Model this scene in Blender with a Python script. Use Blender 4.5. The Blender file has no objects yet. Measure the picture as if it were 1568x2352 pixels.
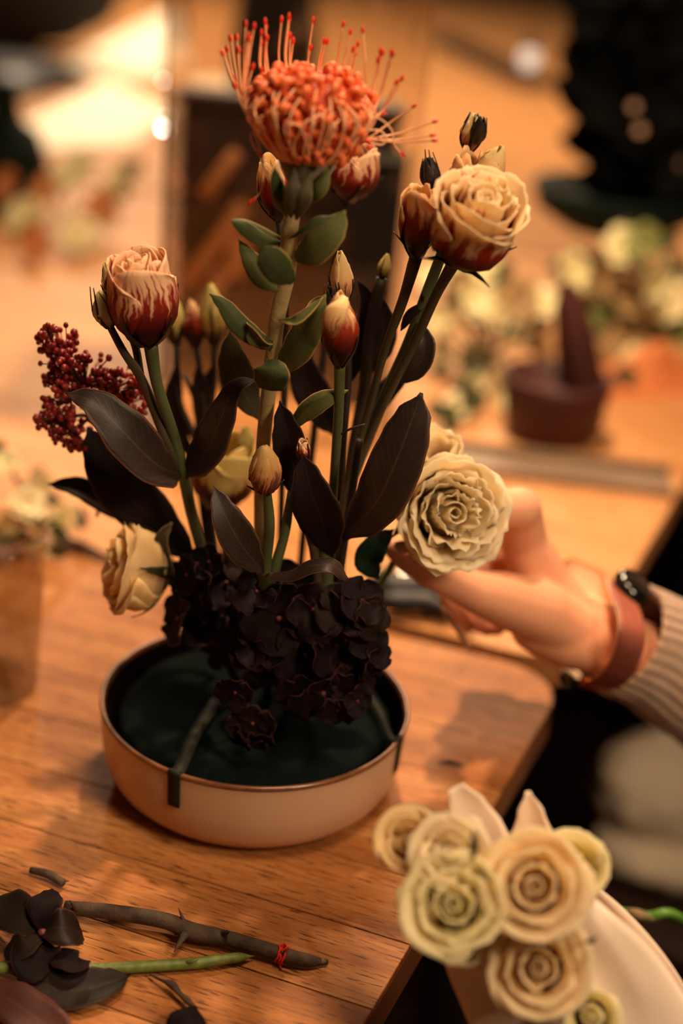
import bpy, math, random
from mathutils import Vector, Matrix, Quaternion, noise
random.seed(7)
PI = math.pi
scn = bpy.context.scene
COL = scn.collection

# ---------------------------------------------------------------- camera
F, PITCH, ROLL, HC = 3267.0, math.radians(24), math.radians(5), 1.235
FW = Vector((0, math.cos(PITCH), -math.sin(PITCH)))
_up = Vector((0, math.sin(PITCH), math.cos(PITCH))); _rt = Vector((1, 0, 0))
UP = math.cos(ROLL) * _up - math.sin(ROLL) * _rt
RT = math.cos(ROLL) * _rt + math.sin(ROLL) * _up
CAM = Vector((0, 0, HC))
cd = bpy.data.cameras.new('camera'); cam = bpy.data.objects.new('camera', cd); COL.objects.link(cam)
cam.matrix_world = Matrix(((RT.x, UP.x, -FW.x, CAM.x), (RT.y, UP.y, -FW.y, CAM.y), (RT.z, UP.z, -FW.z, CAM.z), (0, 0, 0, 1)))
cd.sensor_fit = 'VERTICAL'; cd.sensor_height = 36; cd.lens = 36 * F / 2352
cd.clip_start = .02
cd.dof.use_dof = True; cd.dof.focus_distance = .70; cd.dof.aperture_fstop = 2.5
scn.camera = cam

# ---------------------------------------------------------------- world, lamps, exposure
w = bpy.data.worlds.new('world'); scn.world = w; w.use_nodes = True
w.node_tree.nodes['Background'].inputs[0].default_value = (1.0, .50, .26, 1)
w.node_tree.nodes['Background'].inputs[1].default_value = .045
scn.view_settings.view_transform = 'Standard'; scn.view_settings.look = 'None'
scn.view_settings.gamma = 1; scn.view_settings.exposure = -0.12
def lamp(name, kind, loc, power, col, target=None, **k):
    d = bpy.data.lights.new(name, kind); d.energy = power; d.color = col
    for a, b in k.items(): setattr(d, a, b)
    o = bpy.data.objects.new(name, d); COL.objects.link(o); o.location = loc
    if target is not None: o.rotation_euler = (Vector(target) - Vector(loc)).to_track_quat('-Z', 'Y').to_euler()
    return o
WARM = (1.0, .60, .33)
lamp('pendant_over_tables', 'SPOT', (.04, 1.24, 2.02), 100, (1.0, .66, .40), (.06, 1.20, .75), spot_size=math.radians(96), spot_blend=1.0, shadow_soft_size=.035)
lamp('far_ceiling_lamp', 'AREA', (.1, 3.4, 2.35), 62, (1.0, .70, .42), (0, 2.6, .75), shape='DISK', size=.9)
lamp('added_paper_fill', 'AREA', (-1.0, 5.0, 2.5), 75, (1.0, .74, .48), (-1.0, 4.8, .75), shape='DISK', size=.4)  # added area light to brighten the far papers, no such lamp known
lamp('room_lamp_above_camera', 'AREA', (.28, .30, 2.35), 15, (1.0, .68, .42), (.08, .75, .9), shape='DISK', size=.5)
lamp('added_rose_fill', 'AREA', (.60, .0, 1.60), 7.5, (1.0, .72, .46), (.17, .5, .85), shape='DISK', size=.25)  # added unseen area light that brightens the bouquet roses

# ---------------------------------------------------------------- photo geometry -> world
def ray(x, y): return FW + RT * ((x - 784) / F) - UP * ((y - 1176) / F)
def T(x, y, z=.75):
    d = ray(x, y); return CAM + d * ((z - HC) / d.z)
def V(x, y, Y=.69):
    d = ray(x, y); return CAM + d * (Y / d.y)
def PX(n, Y=.69): return n * Y * 1.03 / F          # n photo pixels in metres at that distance

# ---------------------------------------------------------------- materials
def s2l(c): return tuple(((v / 255) / 12.92 if v / 255 < .04045 else ((v / 255 + .055) / 1.055) ** 2.4) for v in c) + (1,)
class NT:
    def __init__(s, name):
        s.m = bpy.data.materials.new(name); s.m.use_nodes = True; s.t = s.m.node_tree
        s.b = s.t.nodes['Principled BSDF']
    def n(s, typ, **k):
        o = s.t.nodes.new(typ)
        for a, b in k.items(): setattr(o, a, b)
        return o
    def l(s, a, b): s.t.links.new(a, b)
    def mix(s, f, a, b):
        o = s.n('ShaderNodeMix', data_type='RGBA')
        for i, v in ((0, f), (6, a), (7, b)):
            if isinstance(v, (int, float, tuple)): o.inputs[i].default_value = v
            else: s.l(v, o.inputs[i])
        return o.outputs[2]
    def math(s, op, a, b=0.0, c=0.0):
        o = s.n('ShaderNodeMath', operation=op)
        for i, v in enumerate((a, b, c)):
            if isinstance(v, (int, float)): o.inputs[i].default_value = v
            else: s.l(v, o.inputs[i])
        return o.outputs[0]
    def ramp(s, f, stops):
        o = s.n('ShaderNodeValToRGB'); s.l(f, o.inputs[0]); e = o.color_ramp.elements
        while len(e) < len(stops): e.new(.5)
        for i, (p, c) in enumerate(stops): e[i].position = p; e[i].color = c if len(c) == 4 else tuple(c) + (1,)
        return o.outputs[0]
    def noise(s, scale, detail=3, vec=None, rough=.5):
        o = s.n('ShaderNodeTexNoise'); o.inputs['Scale'].default_value = scale; o.inputs['Detail'].default_value = detail; o.inputs['Roughness'].default_value = rough
        if vec is not None: s.l(vec, o.inputs['Vector'])
        return o.outputs[0]
    def coord(s, which='Object'): return s.n('ShaderNodeTexCoord').outputs[which]
    def mapping(s, vec, sc=(1, 1, 1), rot=(0, 0, 0), loc=(0, 0, 0)):
        o = s.n('ShaderNodeMapping'); s.l(vec, o.inputs[0]); o.inputs['Scale'].default_value = sc; o.inputs['Rotation'].default_value = rot; o.inputs['Location'].default_value = loc
        return o.outputs[0]
    def bump(s, h, st=.3, dist=.001):
        o = s.n('ShaderNodeBump'); o.inputs['Strength'].default_value = st; o.inputs['Distance'].default_value = dist
        s.l(h, o.inputs['Height']); s.l(o.outputs[0], s.b.inputs['Normal'])
    def set(s, **k):
        for a, v in k.items():
            i = s.b.inputs[a.replace('_', ' ')]
            if isinstance(v, (int, float, tuple)): i.default_value = v
            else: s.l(v, i)
        return s
def M_plain(name, c1, c2=None, scale=60, rough=.6, bump=.0, dist=.0006, sss=0, spec=.4, metal=0, trans=0, sheen=0):
    t = NT(name); c1 = s2l(c1); c2 = s2l(c2) if c2 else c1
    v = t.coord('Object'); nz = t.noise(scale, 4, v)
    t.set(Base_Color=t.mix(t.ramp(nz, [(.3, (0, 0, 0)), (.7, (1, 1, 1))]), c1, c2), Roughness=rough, Metallic=metal)
    t.b.inputs['Specular IOR Level'].default_value = spec
    if sss:
        t.set(Subsurface_Weight=sss, Subsurface_Scale=.004); t.b.inputs['Subsurface Radius'].default_value = (1, .35, .18)
    if trans: t.set(Transmission_Weight=trans)
    if sheen: t.set(Sheen_Weight=sheen)
    if bump: t.bump(t.noise(scale * 4, 5, v), bump, dist)
    return t.m
def M_wood(name, ca, cb, cc, ang, gs=1.0, seams=True):
    t = NT(name); g = t.n('ShaderNodeNewGeometry').outputs['Position']
    oi = t.n('ShaderNodeObjectInfo').outputs['Random']
    v = t.mapping(g, (1, 1, 1), (0, 0, -ang))
    sep = t.n('ShaderNodeSeparateXYZ'); t.l(v, sep.inputs[0])
    cmb = t.n('ShaderNodeCombineXYZ'); t.l(t.math('MULTIPLY_ADD', sep.outputs[0], 1.0, t.math('MULTIPLY', oi, 9.0)), cmb.inputs[0]); t.l(sep.outputs[1], cmb.inputs[1]); t.l(sep.outputs[2], cmb.inputs[2])
    v = cmb.outputs[0]
    broad = t.noise(1, 4, t.mapping(v, (5 * gs, 34 * gs, 8)), .6)
    fine = t.noise(1, 5, t.mapping(v, (40 * gs, 420 * gs, 40)), .65)
    flecks = t.noise(1, 2, t.mapping(v, (65 * gs, 700 * gs, 60)), .5)
    base = t.ramp(broad, [(.28, s2l(ca)), (.5, s2l(cb)), (.74, s2l(cc))])
    c = t.mix(t.ramp(fine, [(.30, (.75, .75, .75)), (.55, (0, 0, 0))]), base, s2l(ca))
    c = t.mix(t.ramp(flecks, [(.58, (0, 0, 0)), (.66, (.85, .85, .85))]), c, tuple(x * .28 for x in s2l(ca)[:3]) + (1,))
    hsv = t.n('ShaderNodeHueSaturation'); t.l(c, hsv.inputs['Color']); t.l(t.math('MULTIPLY_ADD', oi, .16, .92), hsv.inputs['Value'])
    t.set(Base_Color=hsv.outputs[0], Roughness=.5); t.b.inputs['Specular IOR Level'].default_value = .2
    t.bump(t.math('SUBTRACT', fine, flecks), .10, .0004)
    return t.m
def M_leaf(name, c1, c2, edge, rib, rough=.55, ribw=.05, ribk=.5, bump=.3, bscale=260, trans=.0, edgew=.93, spec=.35):
    t = NT(name); uv = t.coord('UV'); sep = t.n('ShaderNodeSeparateXYZ'); t.l(uv, sep.inputs[0])
    u = t.math('ABSOLUTE', t.math('SUBTRACT', t.math('MULTIPLY', sep.outputs[0], 2.0), 1.0)); v = sep.outputs[1]
    ob = t.coord('Object')
    base = t.mix(t.ramp(t.noise(45, 5, ob), [(.3, (0, 0, 0)), (.72, (1, 1, 1))]), s2l(c1), s2l(c2))
    r = t.math('MULTIPLY', t.math('LESS_THAN', u, ribw), ribk)
    base = t.mix(r, base, s2l(rib))
    # side veins
    ph = t.math('SUBTRACT', t.math('MULTIPLY', v, 44.0), t.math('MULTIPLY', u, 10.0))
    vein = t.math('POWER', t.math('ABSOLUTE', t.math('SINE', ph)), 14.0)
    base = t.mix(t.math('MULTIPLY', vein, ribk * .28), base, s2l(rib))
    e = t.ramp(u, [(edgew - .03, (0, 0, 0)), (edgew + .02, (1, 1, 1))])
    base = t.mix(e, base, s2l(edge))
    t.set(Base_Color=base, Roughness=rough); t.b.inputs['Specular IOR Level'].default_value = spec
    t.bump(t.math('ADD', t.noise(bscale, 4, ob), t.math('MULTIPLY', vein, .25 * ribk)), bump, .0006)
    return t.m
def M_petal(name, cream, tip, red, dark, amount=.55, streak=.35, sss=.15, uscale=14):
    """cream petal, burgundy from the base upwards in feathered streaks; amount = how high the red reaches"""
    t = NT(name); uv = t.coord('UV'); oi = t.n('ShaderNodeObjectInfo').outputs['Random']
    sep = t.n('ShaderNodeSeparateXYZ'); t.l(uv, sep.inputs[0]); v = sep.outputs[1]
    cmb = t.n('ShaderNodeCombineXYZ')
    dist = t.noise(5, 3, uv)
    t.l(t.math('MULTIPLY', t.math('MULTIPLY_ADD', dist, .12, sep.outputs[0]), uscale), cmb.inputs[0]); t.l(t.math('MULTIPLY', v, 1.5), cmb.inputs[1]); t.l(t.math('MULTIPLY', oi, 20.0), cmb.inputs[2])
    st = t.noise(1.0, 4, cmb.outputs[0], .6)
    big = t.noise(3.2, 2, cmb.outputs[0])
    f = t.math('MULTIPLY_ADD', st, streak * 7, v)
    f = t.math('SUBTRACT', f, amount + streak * 3.5)
    mask = t.ramp(t.math('MULTIPLY_ADD', f, 2.2, .5), [(.25, (1, 1, 1)), (.62, (0, 0, 0))])
    lo = t.ramp(v, [(.0, s2l(dark)), (.28, s2l(dark)), (.62, s2l(red))])
    hi = t.ramp(v, [(.4, s2l(cream)), (.95, s2l(tip))])
    c = t.mix(mask, hi, lo)
    t.set(Base_Color=c, Roughness=.55); t.b.inputs['Specular IOR Level'].default_value = .25
    tr = t.n('ShaderNodeBsdfTranslucent'); t.l(c, tr.inputs[0]); mx = t.n('ShaderNodeMixShader'); mx.inputs[0].default_value = sss
    t.l(t.b.outputs[0], mx.inputs[1]); t.l(tr.outputs[0], mx.inputs[2]); t.l(mx.outputs[0], t.t.nodes['Material Output'].inputs[0])
    t.bump(t.math('ADD', st, t.noise(70, 3, t.coord('Object'))), .35, .0005)
    return t.m
def M_glass(name, col=(1, 1, 1), rough=0.0, ior=1.45):
    t = NT(name); t.set(Base_Color=tuple(col) + (1,), Roughness=rough, Transmission_Weight=1.0, IOR=ior); return t.m
def M_thin(name, tint, fac=.08):
    t = NT(name); tr = t.n('ShaderNodeBsdfTransparent'); tr.inputs[0].default_value = tuple(tint) + (1,)
    gl = t.n('ShaderNodeBsdfGlossy'); gl.inputs['Roughness'].default_value = .03; fr = t.n('ShaderNodeLayerWeight')
    mx = t.n('ShaderNodeMixShader'); t.l(t.math('MULTIPLY_ADD', t.math('POWER', fr.outputs[1], 4.0), .6, fac - .04), mx.inputs[0]); t.l(tr.outputs[0], mx.inputs[1]); t.l(gl.outputs[0], mx.inputs[2])
    t.l(mx.outputs[0], t.t.nodes['Material Output'].inputs[0]); return t.m
def M_emit(name, col, st):
    t = NT(name); t.set(Base_Color=s2l(col), Emission_Color=s2l(col), Emission_Strength=st); return t.m
def M_shoulder(c): return c

UANG = math.radians(-18)
m_wood = M_wood('oak_wood', (132, 78, 40), (178, 116, 64), (206, 148, 90), UANG)
m_wood2 = M_wood('oak_wood_back', (168, 112, 66), (200, 144, 92), (216, 164, 112), UANG, 1.0)
m_gap = M_plain('dark_joint', (48, 26, 14), (60, 34, 20))
m_edgeband = M_plain('edge_band', (120, 74, 42), (140, 88, 52), 30)
m_metal_dark = M_plain('dark_metal', (30, 26, 25), (42, 36, 34), 20, .45, metal=.6)
m_floor = M_wood('dark_floor_wood', (34, 19, 16), (52, 30, 24), (74, 44, 34), math.radians(8), .5)
m_wall = M_plain('dark_plaster', (60, 40, 28), (80, 54, 38), 3, .9, .2, .01)
m_ceram = M_plain('cream_ceramic', (196, 160, 128), (206, 170, 138), 8, .32, spec=.5)
m_ceram_in = M_plain('dark_glaze', (26, 15, 12), (44, 26, 20), 12, .2, spec=.6)
m_rim = M_plain('brown_rim', (96, 56, 34), (132, 84, 56), 80, .22, spec=.7)
m_foam = M_plain('floral_foam', (2, 12, 10), (5, 19, 16), 90, .95, .5, .0012, spec=.1)
m_tape = M_plain('green_tape', (30, 31, 22), (38, 39, 28), 40, .6, spec=.15)
m_pstem = M_plain('hairy_stem', (150, 132, 84), (172, 150, 100), 120, .75, .5, .0009, sheen=.3)
m_pleaf = M_leaf('grey_green_leaf', (84, 90, 52), (102, 106, 62), (176, 140, 84), (106, 118, 74), .6, .04, .3, .35, 420, spec=.12)
m_pleafd = M_leaf('deep_green_leaf', (50, 60, 34), (66, 74, 40), (140, 116, 66), (78, 92, 56), .6, .04, .25, .35, 420, spec=.12)
m_pold = M_leaf('dull_leaf', (64, 62, 42), (84, 74, 52), (150, 120, 80), (126, 110, 76), .7, .04, .3, .35, 300)
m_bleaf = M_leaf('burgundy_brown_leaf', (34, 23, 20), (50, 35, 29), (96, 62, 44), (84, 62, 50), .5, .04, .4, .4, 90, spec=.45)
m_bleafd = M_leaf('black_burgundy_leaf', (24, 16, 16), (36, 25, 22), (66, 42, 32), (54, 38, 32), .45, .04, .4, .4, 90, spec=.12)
m_gleafd = M_leaf('bottle_green_leaf', (12, 34, 24), (22, 46, 30), (40, 60, 36), (44, 70, 46), .4, .04, .3, .3, 90)
m_stem = M_plain('olive_brown_stem', (58, 48, 30), (78, 66, 40), 50, .6, .2)
m_stemg = M_plain('dull_green_stem', (64, 74, 44), (88, 96, 58), 50, .55, .2)
m_stemd = M_plain('dark_stem', (30, 24, 20), (46, 36, 28), 50, .6, .2)
m_sepal = M_plain('black_sepal', (22, 15, 16), (38, 24, 24), 60, .55)
m_sepalg = M_plain('green_sepal', (34, 36, 22), (56, 54, 32), 60, .55)
m_style = M_plain('peach_style', (250, 176, 128), (255, 198, 150), 200, .4)
m_tip = M_plain('red_style_tip', (214, 44, 24), (235, 70, 40), 200, .45)
m_floret = M_plain('orange_floret', (218, 88, 38), (246, 134, 76), 500, .5, .3, .0003)
m_core = M_plain('orange_core', (170, 58, 26), (206, 84, 42), 200, .7, .4)
m_recep = M_plain('woolly_receptacle', (92, 90, 56), (124, 116, 76), 200, .9, .7, .0015, sheen=.4)
m_pet_left = M_petal('striped_petal_left', (235, 176, 136), (252, 208, 166), (150, 38, 26), (60, 14, 12), .74, .30, uscale=20)
m_pet_right = M_petal('striped_petal_right', (250, 214, 150), (255, 236, 196), (176, 52, 20), (58, 10, 10), .70, .20, sss=.4, uscale=9)
m_pet_dark = M_petal('dark_striped_petal', (244, 170, 110), (255, 214, 160), (150, 44, 22), (50, 10, 10), .78, .12, uscale=8)
m_pet_bud = M_petal('veined_bud_petal', (226, 170, 118), (236, 214, 150), (150, 84, 50), (130, 70, 42), .30, .22, uscale=26)
m_pet_tan = M_petal('tan_wrinkled_petal', (206, 142, 92), (206, 170, 108), (120, 66, 38), (110, 60, 36), .45, .30, uscale=20)
m_pet_back = M_petal('blurred_striped_petal', (226, 190, 110), (232, 208, 130), (150, 56, 24), (56, 14, 12), .45, .22, uscale=9)
m_pet_bb = M_petal('blurred_bud_petal', (190, 170, 96), (214, 196, 120), (110, 60, 34), (40, 20, 16), .3, .15, uscale=8)
m_white = M_petal('cream_white_petal', (250, 232, 196), (255, 244, 216), (244, 220, 170), (226, 204, 136), .05, .02, .5)
m_white2 = M_petal('buttery_white_petal', (250, 226, 170), (252, 232, 184), (240, 202, 140), (216, 180, 110), .1, .02, .5)
m_whiterose = M_petal('peach_cream_petal', (254, 232, 190), (255, 242, 210), (250, 200, 140), (236, 150, 84), .34, .03, .6, uscale=4)
m_whitegreen = M_petal('greenish_white_petal', (250, 242, 198), (252, 246, 212), (236, 226, 164), (206, 206, 130), .2, .03, .6, uscale=4)
m_berry = M_plain('dark_red_bud', (120, 24, 22), (158, 40, 34), 260, .4, sss=.05, spec=.5)
m_branchlet = M_plain('maroon_branchlet', (66, 24, 20), (90, 36, 28), 100, .6)
m_hyd = M_leaf('dark_burgundy_floret', (15, 8, 10), (25, 13, 14), (60, 30, 27), (32, 18, 18), .7, .03, .12, .25, 150, edgew=.95, spec=.12)
m_hydg = M_leaf('olive_burgundy_floret', (24, 18, 13), (38, 26, 19), (64, 34, 28), (42, 30, 22), .7, .03, .12, .25, 150, edgew=.95, spec=.12)
m_hydc = M_plain('rosy_floret_centre', (120, 58, 50), (90, 40, 36), 300, .5)
m_skin = M_plain('skin', (224, 158, 122), (232, 170, 134), 18, .5, .10, .0004, sss=.25, spec=.35)
m_nail = M_plain('nail', (176, 138, 116), (190, 150, 128), 30, .25)
m_knit = M_plain('beige_knit', (176, 142, 116), (206, 170, 142), 420, .9, .8, .0012, sheen=.5)
m_strap = M_plain('mauve_leather', (150, 82, 66), (160, 90, 72), 60, .45, .1)
m_strapin = M_plain('cream_strap_lining', (250, 224, 188), (252, 230, 196), 60, .5)
m_blackglass = M_plain('black_glass', (8, 8, 10), (12, 12, 14), 10, .12, spec=.7)
m_copper = M_plain('copper', (220, 120, 60), (230, 130, 70), 10, .25, metal=1)
m_steel = M_plain('steel', (200, 204, 200), (215, 216, 212), 10, .18, metal=1)
m_blackplastic = M_plain('blue_black_plastic', (20, 20, 26), (28, 28, 34), 10, .45)
m_paper = M_plain('pinkish_white_paper', (250, 226, 206), (255, 234, 214), 6, .8, .15, .002, sss=.1)
m_whitepaper = M_plain('white_paper', (250, 240, 220), (255, 246, 228), 3, .8)
m_greenstem = M_plain('fresh_green_stem', (70, 120, 40), (96, 146, 54), 90, .4, .2)
m_greenstem2 = M_plain('olive_green_stem', (84, 104, 44), (120, 132, 62), 260, .45, .3)
m_bark = M_plain('grey_brown_bark', (54, 42, 34), (92, 74, 58), 120, .75, .5, .001)
m_cut = M_plain('pale_cut_wood', (150, 128, 92), (120, 100, 68), 120, .8)
m_redtape = M_plain('red_thread', (206, 40, 26), (230, 60, 40), 100, .5)
m_cloth = M_plain('pale_cloth', (230, 212, 186), (240, 224, 196), 6, .9, .2, .004)
m_glass = M_thin('clear_glass', (.86, .84, .80), .09)
m_glassy = M_glass('smoky_acrylic', (.93, .90, .86))
m_frost = M_plain('frosted_acrylic', (150, 128, 108), (172, 150, 128), 10, .25, trans=.3)
m_darkwood = M_plain('dark_brown_wood', (40, 23, 16), (54, 32, 22), 8, .6)
m_slat = M_plain('light_wood_slat', (226, 156, 100), (236, 168, 112), 8, .6)
m_black = M_plain('black_fabric', (10, 9, 10), (16, 14, 14), 8, .8)
m_darkgreen = M_plain('dark_green_glaze', (6, 22, 16), (10, 32, 24), 8, .7, spec=.15)
m_terracotta = M_plain('red_brown_clay', (48, 17, 12), (74, 26, 16), 8, .6)
m_bgleaf = M_plain('background_leaf', (52, 58, 34), (84, 88, 50), 30, .6)
m_bgblack = M_plain('background_black_leaf', (5, 7, 6), (11, 11, 9), 30, .8, spec=.05)
m_bgwhite = M_plain('background_white_petal', (250, 240, 196), (236, 232, 172), 30, .6)
m_bgdull = M_plain('background_dull_petal', (190, 160, 110), (160, 130, 90), 30, .6)
m_bggreen = M_plain('background_green_petal', (150, 156, 90), (120, 128, 70), 30, .6)
m_bgred = M_plain('background_red_petal', (110, 12, 16), (150, 24, 24), 30, .6)
m_bgorange = M_plain('kraft_paper', (196, 112, 60), (214, 130, 76), 12, .7)

# ---------------------------------------------------------------- geometry helpers
class Geo:
    def __init__(s): s.v = []; s.f = []; s.uv = []; s.mi = []
    def add(s, v, f, uv=None, mi=0):
        o = len(s.v); s.v += [Vector(p) for p in v]; s.f += [tuple(i + o for i in q) for q in f]
        s.uv += list(uv) if uv else [(.5, .5)] * len(v); s.mi += [mi] * len(f); return s
    def grid(s, fn, nu, nv, cu=False, mi=0):
        v = []; uv = []
        for j in range(nv + 1):
            for i in range(nu if cu else nu + 1):
                v.append(fn(i / nu, j / nv)); uv.append((i / nu, j / nv))
        W = nu if cu else nu + 1; f = []
        for j in range(nv):
            for i in range(nu):
                a = j * W + i; b = j * W + (i + 1) % W
                f.append((a, b, b + W, a + W))
        return s.add(v, f, uv, mi)
def crom(P, n):
    """Catmull-Rom through the points (tuples or Vectors)"""
    P = [Vector(p) for p in P]; out = []
    if len(P) == 2: return [P[0].lerp(P[1], i / n) for i in range(n + 1)]
    Q = [2 * P[0] - P[1]] + P + [2 * P[-1] - P[-2]]
    m = len(P) - 1
    for k in range(n + 1):
        t = k / n * m; i = min(int(t), m - 1); t -= i
        a, b, c, d = Q[i:i + 4]
        out.append(.5 * ((2 * b) + (c - a) * t + (2 * a - 5 * b + 4 * c - d) * t * t + (3 * b - a - 3 * c + d) * t ** 3))
    return out
def interp(L, t):
    t = max(0, min(1, t)) * (len(L) - 1); i = min(int(t), len(L) - 2); t -= i; t2 = t * t * (3 - 2 * t)
    return L[i] * (1 - t2) + L[i + 1] * t2
def tube(g, P, R, seg=8, n=None, mi=0, cap=True, ecc=None):
    n = n or max(4, (len(P) - 1) * 5)
    C = crom(P, n) if len(P) > 2 or n > 1 else [Vector(p) for p in P]
    if not isinstance(R, (list, tuple)): R = [R, R]
    v = []; uv = []; f = []; u = None
    for k, c in enumerate(C):
        t = (C[min(k + 1, n)] - C[max(k - 1, 0)]).normalized()
        if u is None: u = t.orthogonal().normalized()
        else: u = (u - t * u.dot(t)).normalized()
        b = t.cross(u); r = interp(R, k / n)
        for i in range(seg):
            a = 2 * PI * i / seg
            v.append(c + (u * math.cos(a) + b * math.sin(a)) * r); uv.append((i / seg, k / n))
    for k in range(n):
        for i in range(seg):
            f.append((k * seg + i, k * seg + (i + 1) % seg, (k + 1) * seg + (i + 1) % seg, (k + 1) * seg + i))
    if cap:
        f.append(tuple(range(seg))[::-1]); f.append(tuple(n * seg + i for i in range(seg)))
    return g.add(v, f, uv, mi)
def leafgeo(g, P, W, nrm=(0, -1, .35), fold=.25, wave=.06, n=18, m=8, twist=0, tipp=.75, cup=0, mi=0):
    """blade along the points P, W = half width (metres) or list along the blade; fold lifts the sides towards nrm"""
    C = crom(P, n); nrm = Vector(nrm).normalized(); v = []; uv = []; f = []
    ph = random.random() * 6
    if not isinstance(W, (list, tuple)): W = [W * k for k in (.10, .62, .95, 1, .86, .55, .02)]
    for k, c in enumerate(C):
        t = (C[min(k + 1, n)] - C[max(k - 1, 0)]).normalized(); q = k / n
        N = (nrm - t * nrm.dot(t)).normalized(); S = t.cross(N)
        if twist:
            R = Quaternion(t, twist * q); N = R @ N; S = R @ S
        w_ = interp(W, q)
        for i in range(m + 1):
            s = i / m * 2 - 1
            z = fold * abs(s) ** 1.4 + wave * math.sin(q * 11 + ph + (2 if s > 0 else 0)) * abs(s) ** 2 - cup * (1 - s * s)
            v.append(c + S * (s * w_) + N * (w_ * z)); uv.append((i / m, q))
    for k in range(n):
        for i in range(m):
            a = k * (m + 1) + i; f.append((a, a + 1, a + m + 2, a + m + 1))
    return g.add(v, f, uv, mi)
def frame(axis):
    axis = Vector(axis).normalized(); q = Vector((0, 0, 1)).rotation_difference(axis); return q
def worldloc(o):
    l = Vector((0, 0, 0))
    while o: l += o.location; o = o.parent
    return l
def make(name, g, mat, parent=None, solid=0, smooth=True, origin=None):
    me = bpy.data.meshes.new(name); V_ = g.v
    if parent is None:
        if origin is None:
            xs = [p.x for p in V_]; ys = [p.y for p in V_]; zs = [p.z for p in V_]
            origin = Vector(((min(xs) + max(xs)) / 2, (min(ys) + max(ys)) / 2, min(zs)))
        org = Vector(origin)
    else: org = worldloc(parent)
    me.from_pydata([p - org for p in V_], [], g.f)
    uvl = me.uv_layers.new(name='UVMap'); lv = [0] * len(me.loops); me.loops.foreach_get('vertex_index', lv)
    flat = [0.0] * (2 * len(lv))
    for i, k in enumerate(lv): flat[2 * i], flat[2 * i + 1] = g.uv[k]
    uvl.data.foreach_set('uv', flat)
    for m in (mat if isinstance(mat, (list, tuple)) else [mat]): me.materials.append(m)
    me.polygons.foreach_set('material_index', g.mi)
    if smooth: me.polygons.foreach_set('use_smooth', [True] * len(me.polygons))
    me.update()
    o = bpy.data.objects.new(name, me); COL.objects.link(o)
    if parent is None: o.location = org
    else: o.parent = parent
    if solid:
        md = o.modifiers.new('thickness', 'SOLIDIFY'); md.thickness = solid; md.offset = 0
    return o
def tag(o, label=None, cat=None, group=None, kind=None):
    if label: o['label'] = label
    if cat: o['category'] = cat
    if group: o['group'] = group
    if kind: o['kind'] = kind
    return o
def thing(name, label, cat, loc, group=None):
    o = bpy.data.objects.new(name, None); COL.objects.link(o); o.location = loc; o.empty_display_size = .01
    return tag(o, label, cat, group)
def inst(name, mesh, parent, wloc, quat, sc=(1, 1, 1)):
    o = bpy.data.objects.new(name, mesh); COL.objects.link(o); o.parent = parent
    o.location = Vector(wloc) - worldloc(parent); o.rotation_mode = 'QUATERNION'; o.rotation_quaternion = quat
    o.scale = sc if isinstance(sc, tuple) else (sc, sc, sc); return o
def boxgeo(g, c, hx, hy, hz, rot=0, bev=.0, mi=0):
    """box with chamfered edges"""
    c = Vector(c); R = Matrix.Rotation(rot, 3, 'Z'); v = []; f = []
    prof = [(-hz, bev), (-hz + bev, 0), (hz - bev, 0), (hz, bev)] if bev else [(-hz, 0), (hz, 0)]
    for z, i in prof:
        x, y = hx - i, hy - i; b = bev * .9
        pts = [(-x, -y + b), (-x + b, -y), (x - b, -y), (x, -y + b), (x, y - b), (x - b, y), (-x + b, y), (-x, y - b)] if bev else [(-x, -y), (x, -y), (x, y), (-x, y)]
        v += [c + R @ Vector((a, d, z)) for a, d in pts]
    k = 8 if bev else 4
    for j in range(len(prof) - 1):
        for i in range(k): f.append((j * k + i, j * k + (i + 1) % k, (j + 1) * k + (i + 1) % k, (j + 1) * k + i))
    f.append(tuple(range(k))[::-1]); f.append(tuple((len(prof) - 1) * k + i for i in range(k)))
    return g.add(v, f, None, mi)
def lathe(g, c, prof, seg=64, mi=0, axis=None):
    c = Vector(c); q = frame(axis) if axis is not None else None; P = prof
    def fn(u, v):
        j = round(v * (len(P) - 1)); r, z = P[j]; a = u * 2 * PI; p = Vector((r * math.cos(a), r * math.sin(a), z))
        return c + (q @ p if q else p)
    return g.grid(fn, seg, len(P) - 1, True, mi)
def prism(g, pts, z0, z1, mi=0):
    n = len(pts); v = [Vector((p[0], p[1], z0)) for p in pts] + [Vector((p[0], p[1], z1)) for p in pts]
    f = [tuple(range(n))[::-1], tuple(range(n, 2 * n))] + [(i, (i + 1) % n, n + (i + 1) % n, n + i) for i in range(n)]
    return g.add(v, f, None, mi)
def ell(g, c, rx, ry, rz, q=None, seg=10, rings=7, mi=0, bump=0):
    c = Vector(c)
    def fn(u, v):
        a = u * 2 * PI; b = (v - .5) * PI * .998
        p = Vector((rx * math.cos(a) * math.cos(b), ry * math.sin(a) * math.cos(b), rz * math.sin(b)))
        if bump: p *= 1 + bump * noise.noise(p * 60 + c * 50)
        return c + (q @ p if q else p)
    return g.grid(fn, seg, rings, True, mi)

# ================================================================ SETTING
g = Geo(); boxgeo(g, (0, 3.5, -.02), 5, 6, .02); o = make('floor', g, m_floor, smooth=False); tag(o, kind='structure')
g = Geo(); boxgeo(g, (0, 8.0, 1.5), 5, .05, 1.5); o = make('wall_back', g, m_wall, smooth=False); tag(o, kind='structure')

# ================================================================ TABLES
U = Vector((math.cos(UANG), math.sin(UANG), 0)); VD = Vector((math.cos(math.radians(68.5)), math.sin(math.radians(68.5)), 0))
E0 = T(1210, 1720); G1 = T(880, 1450)
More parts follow.
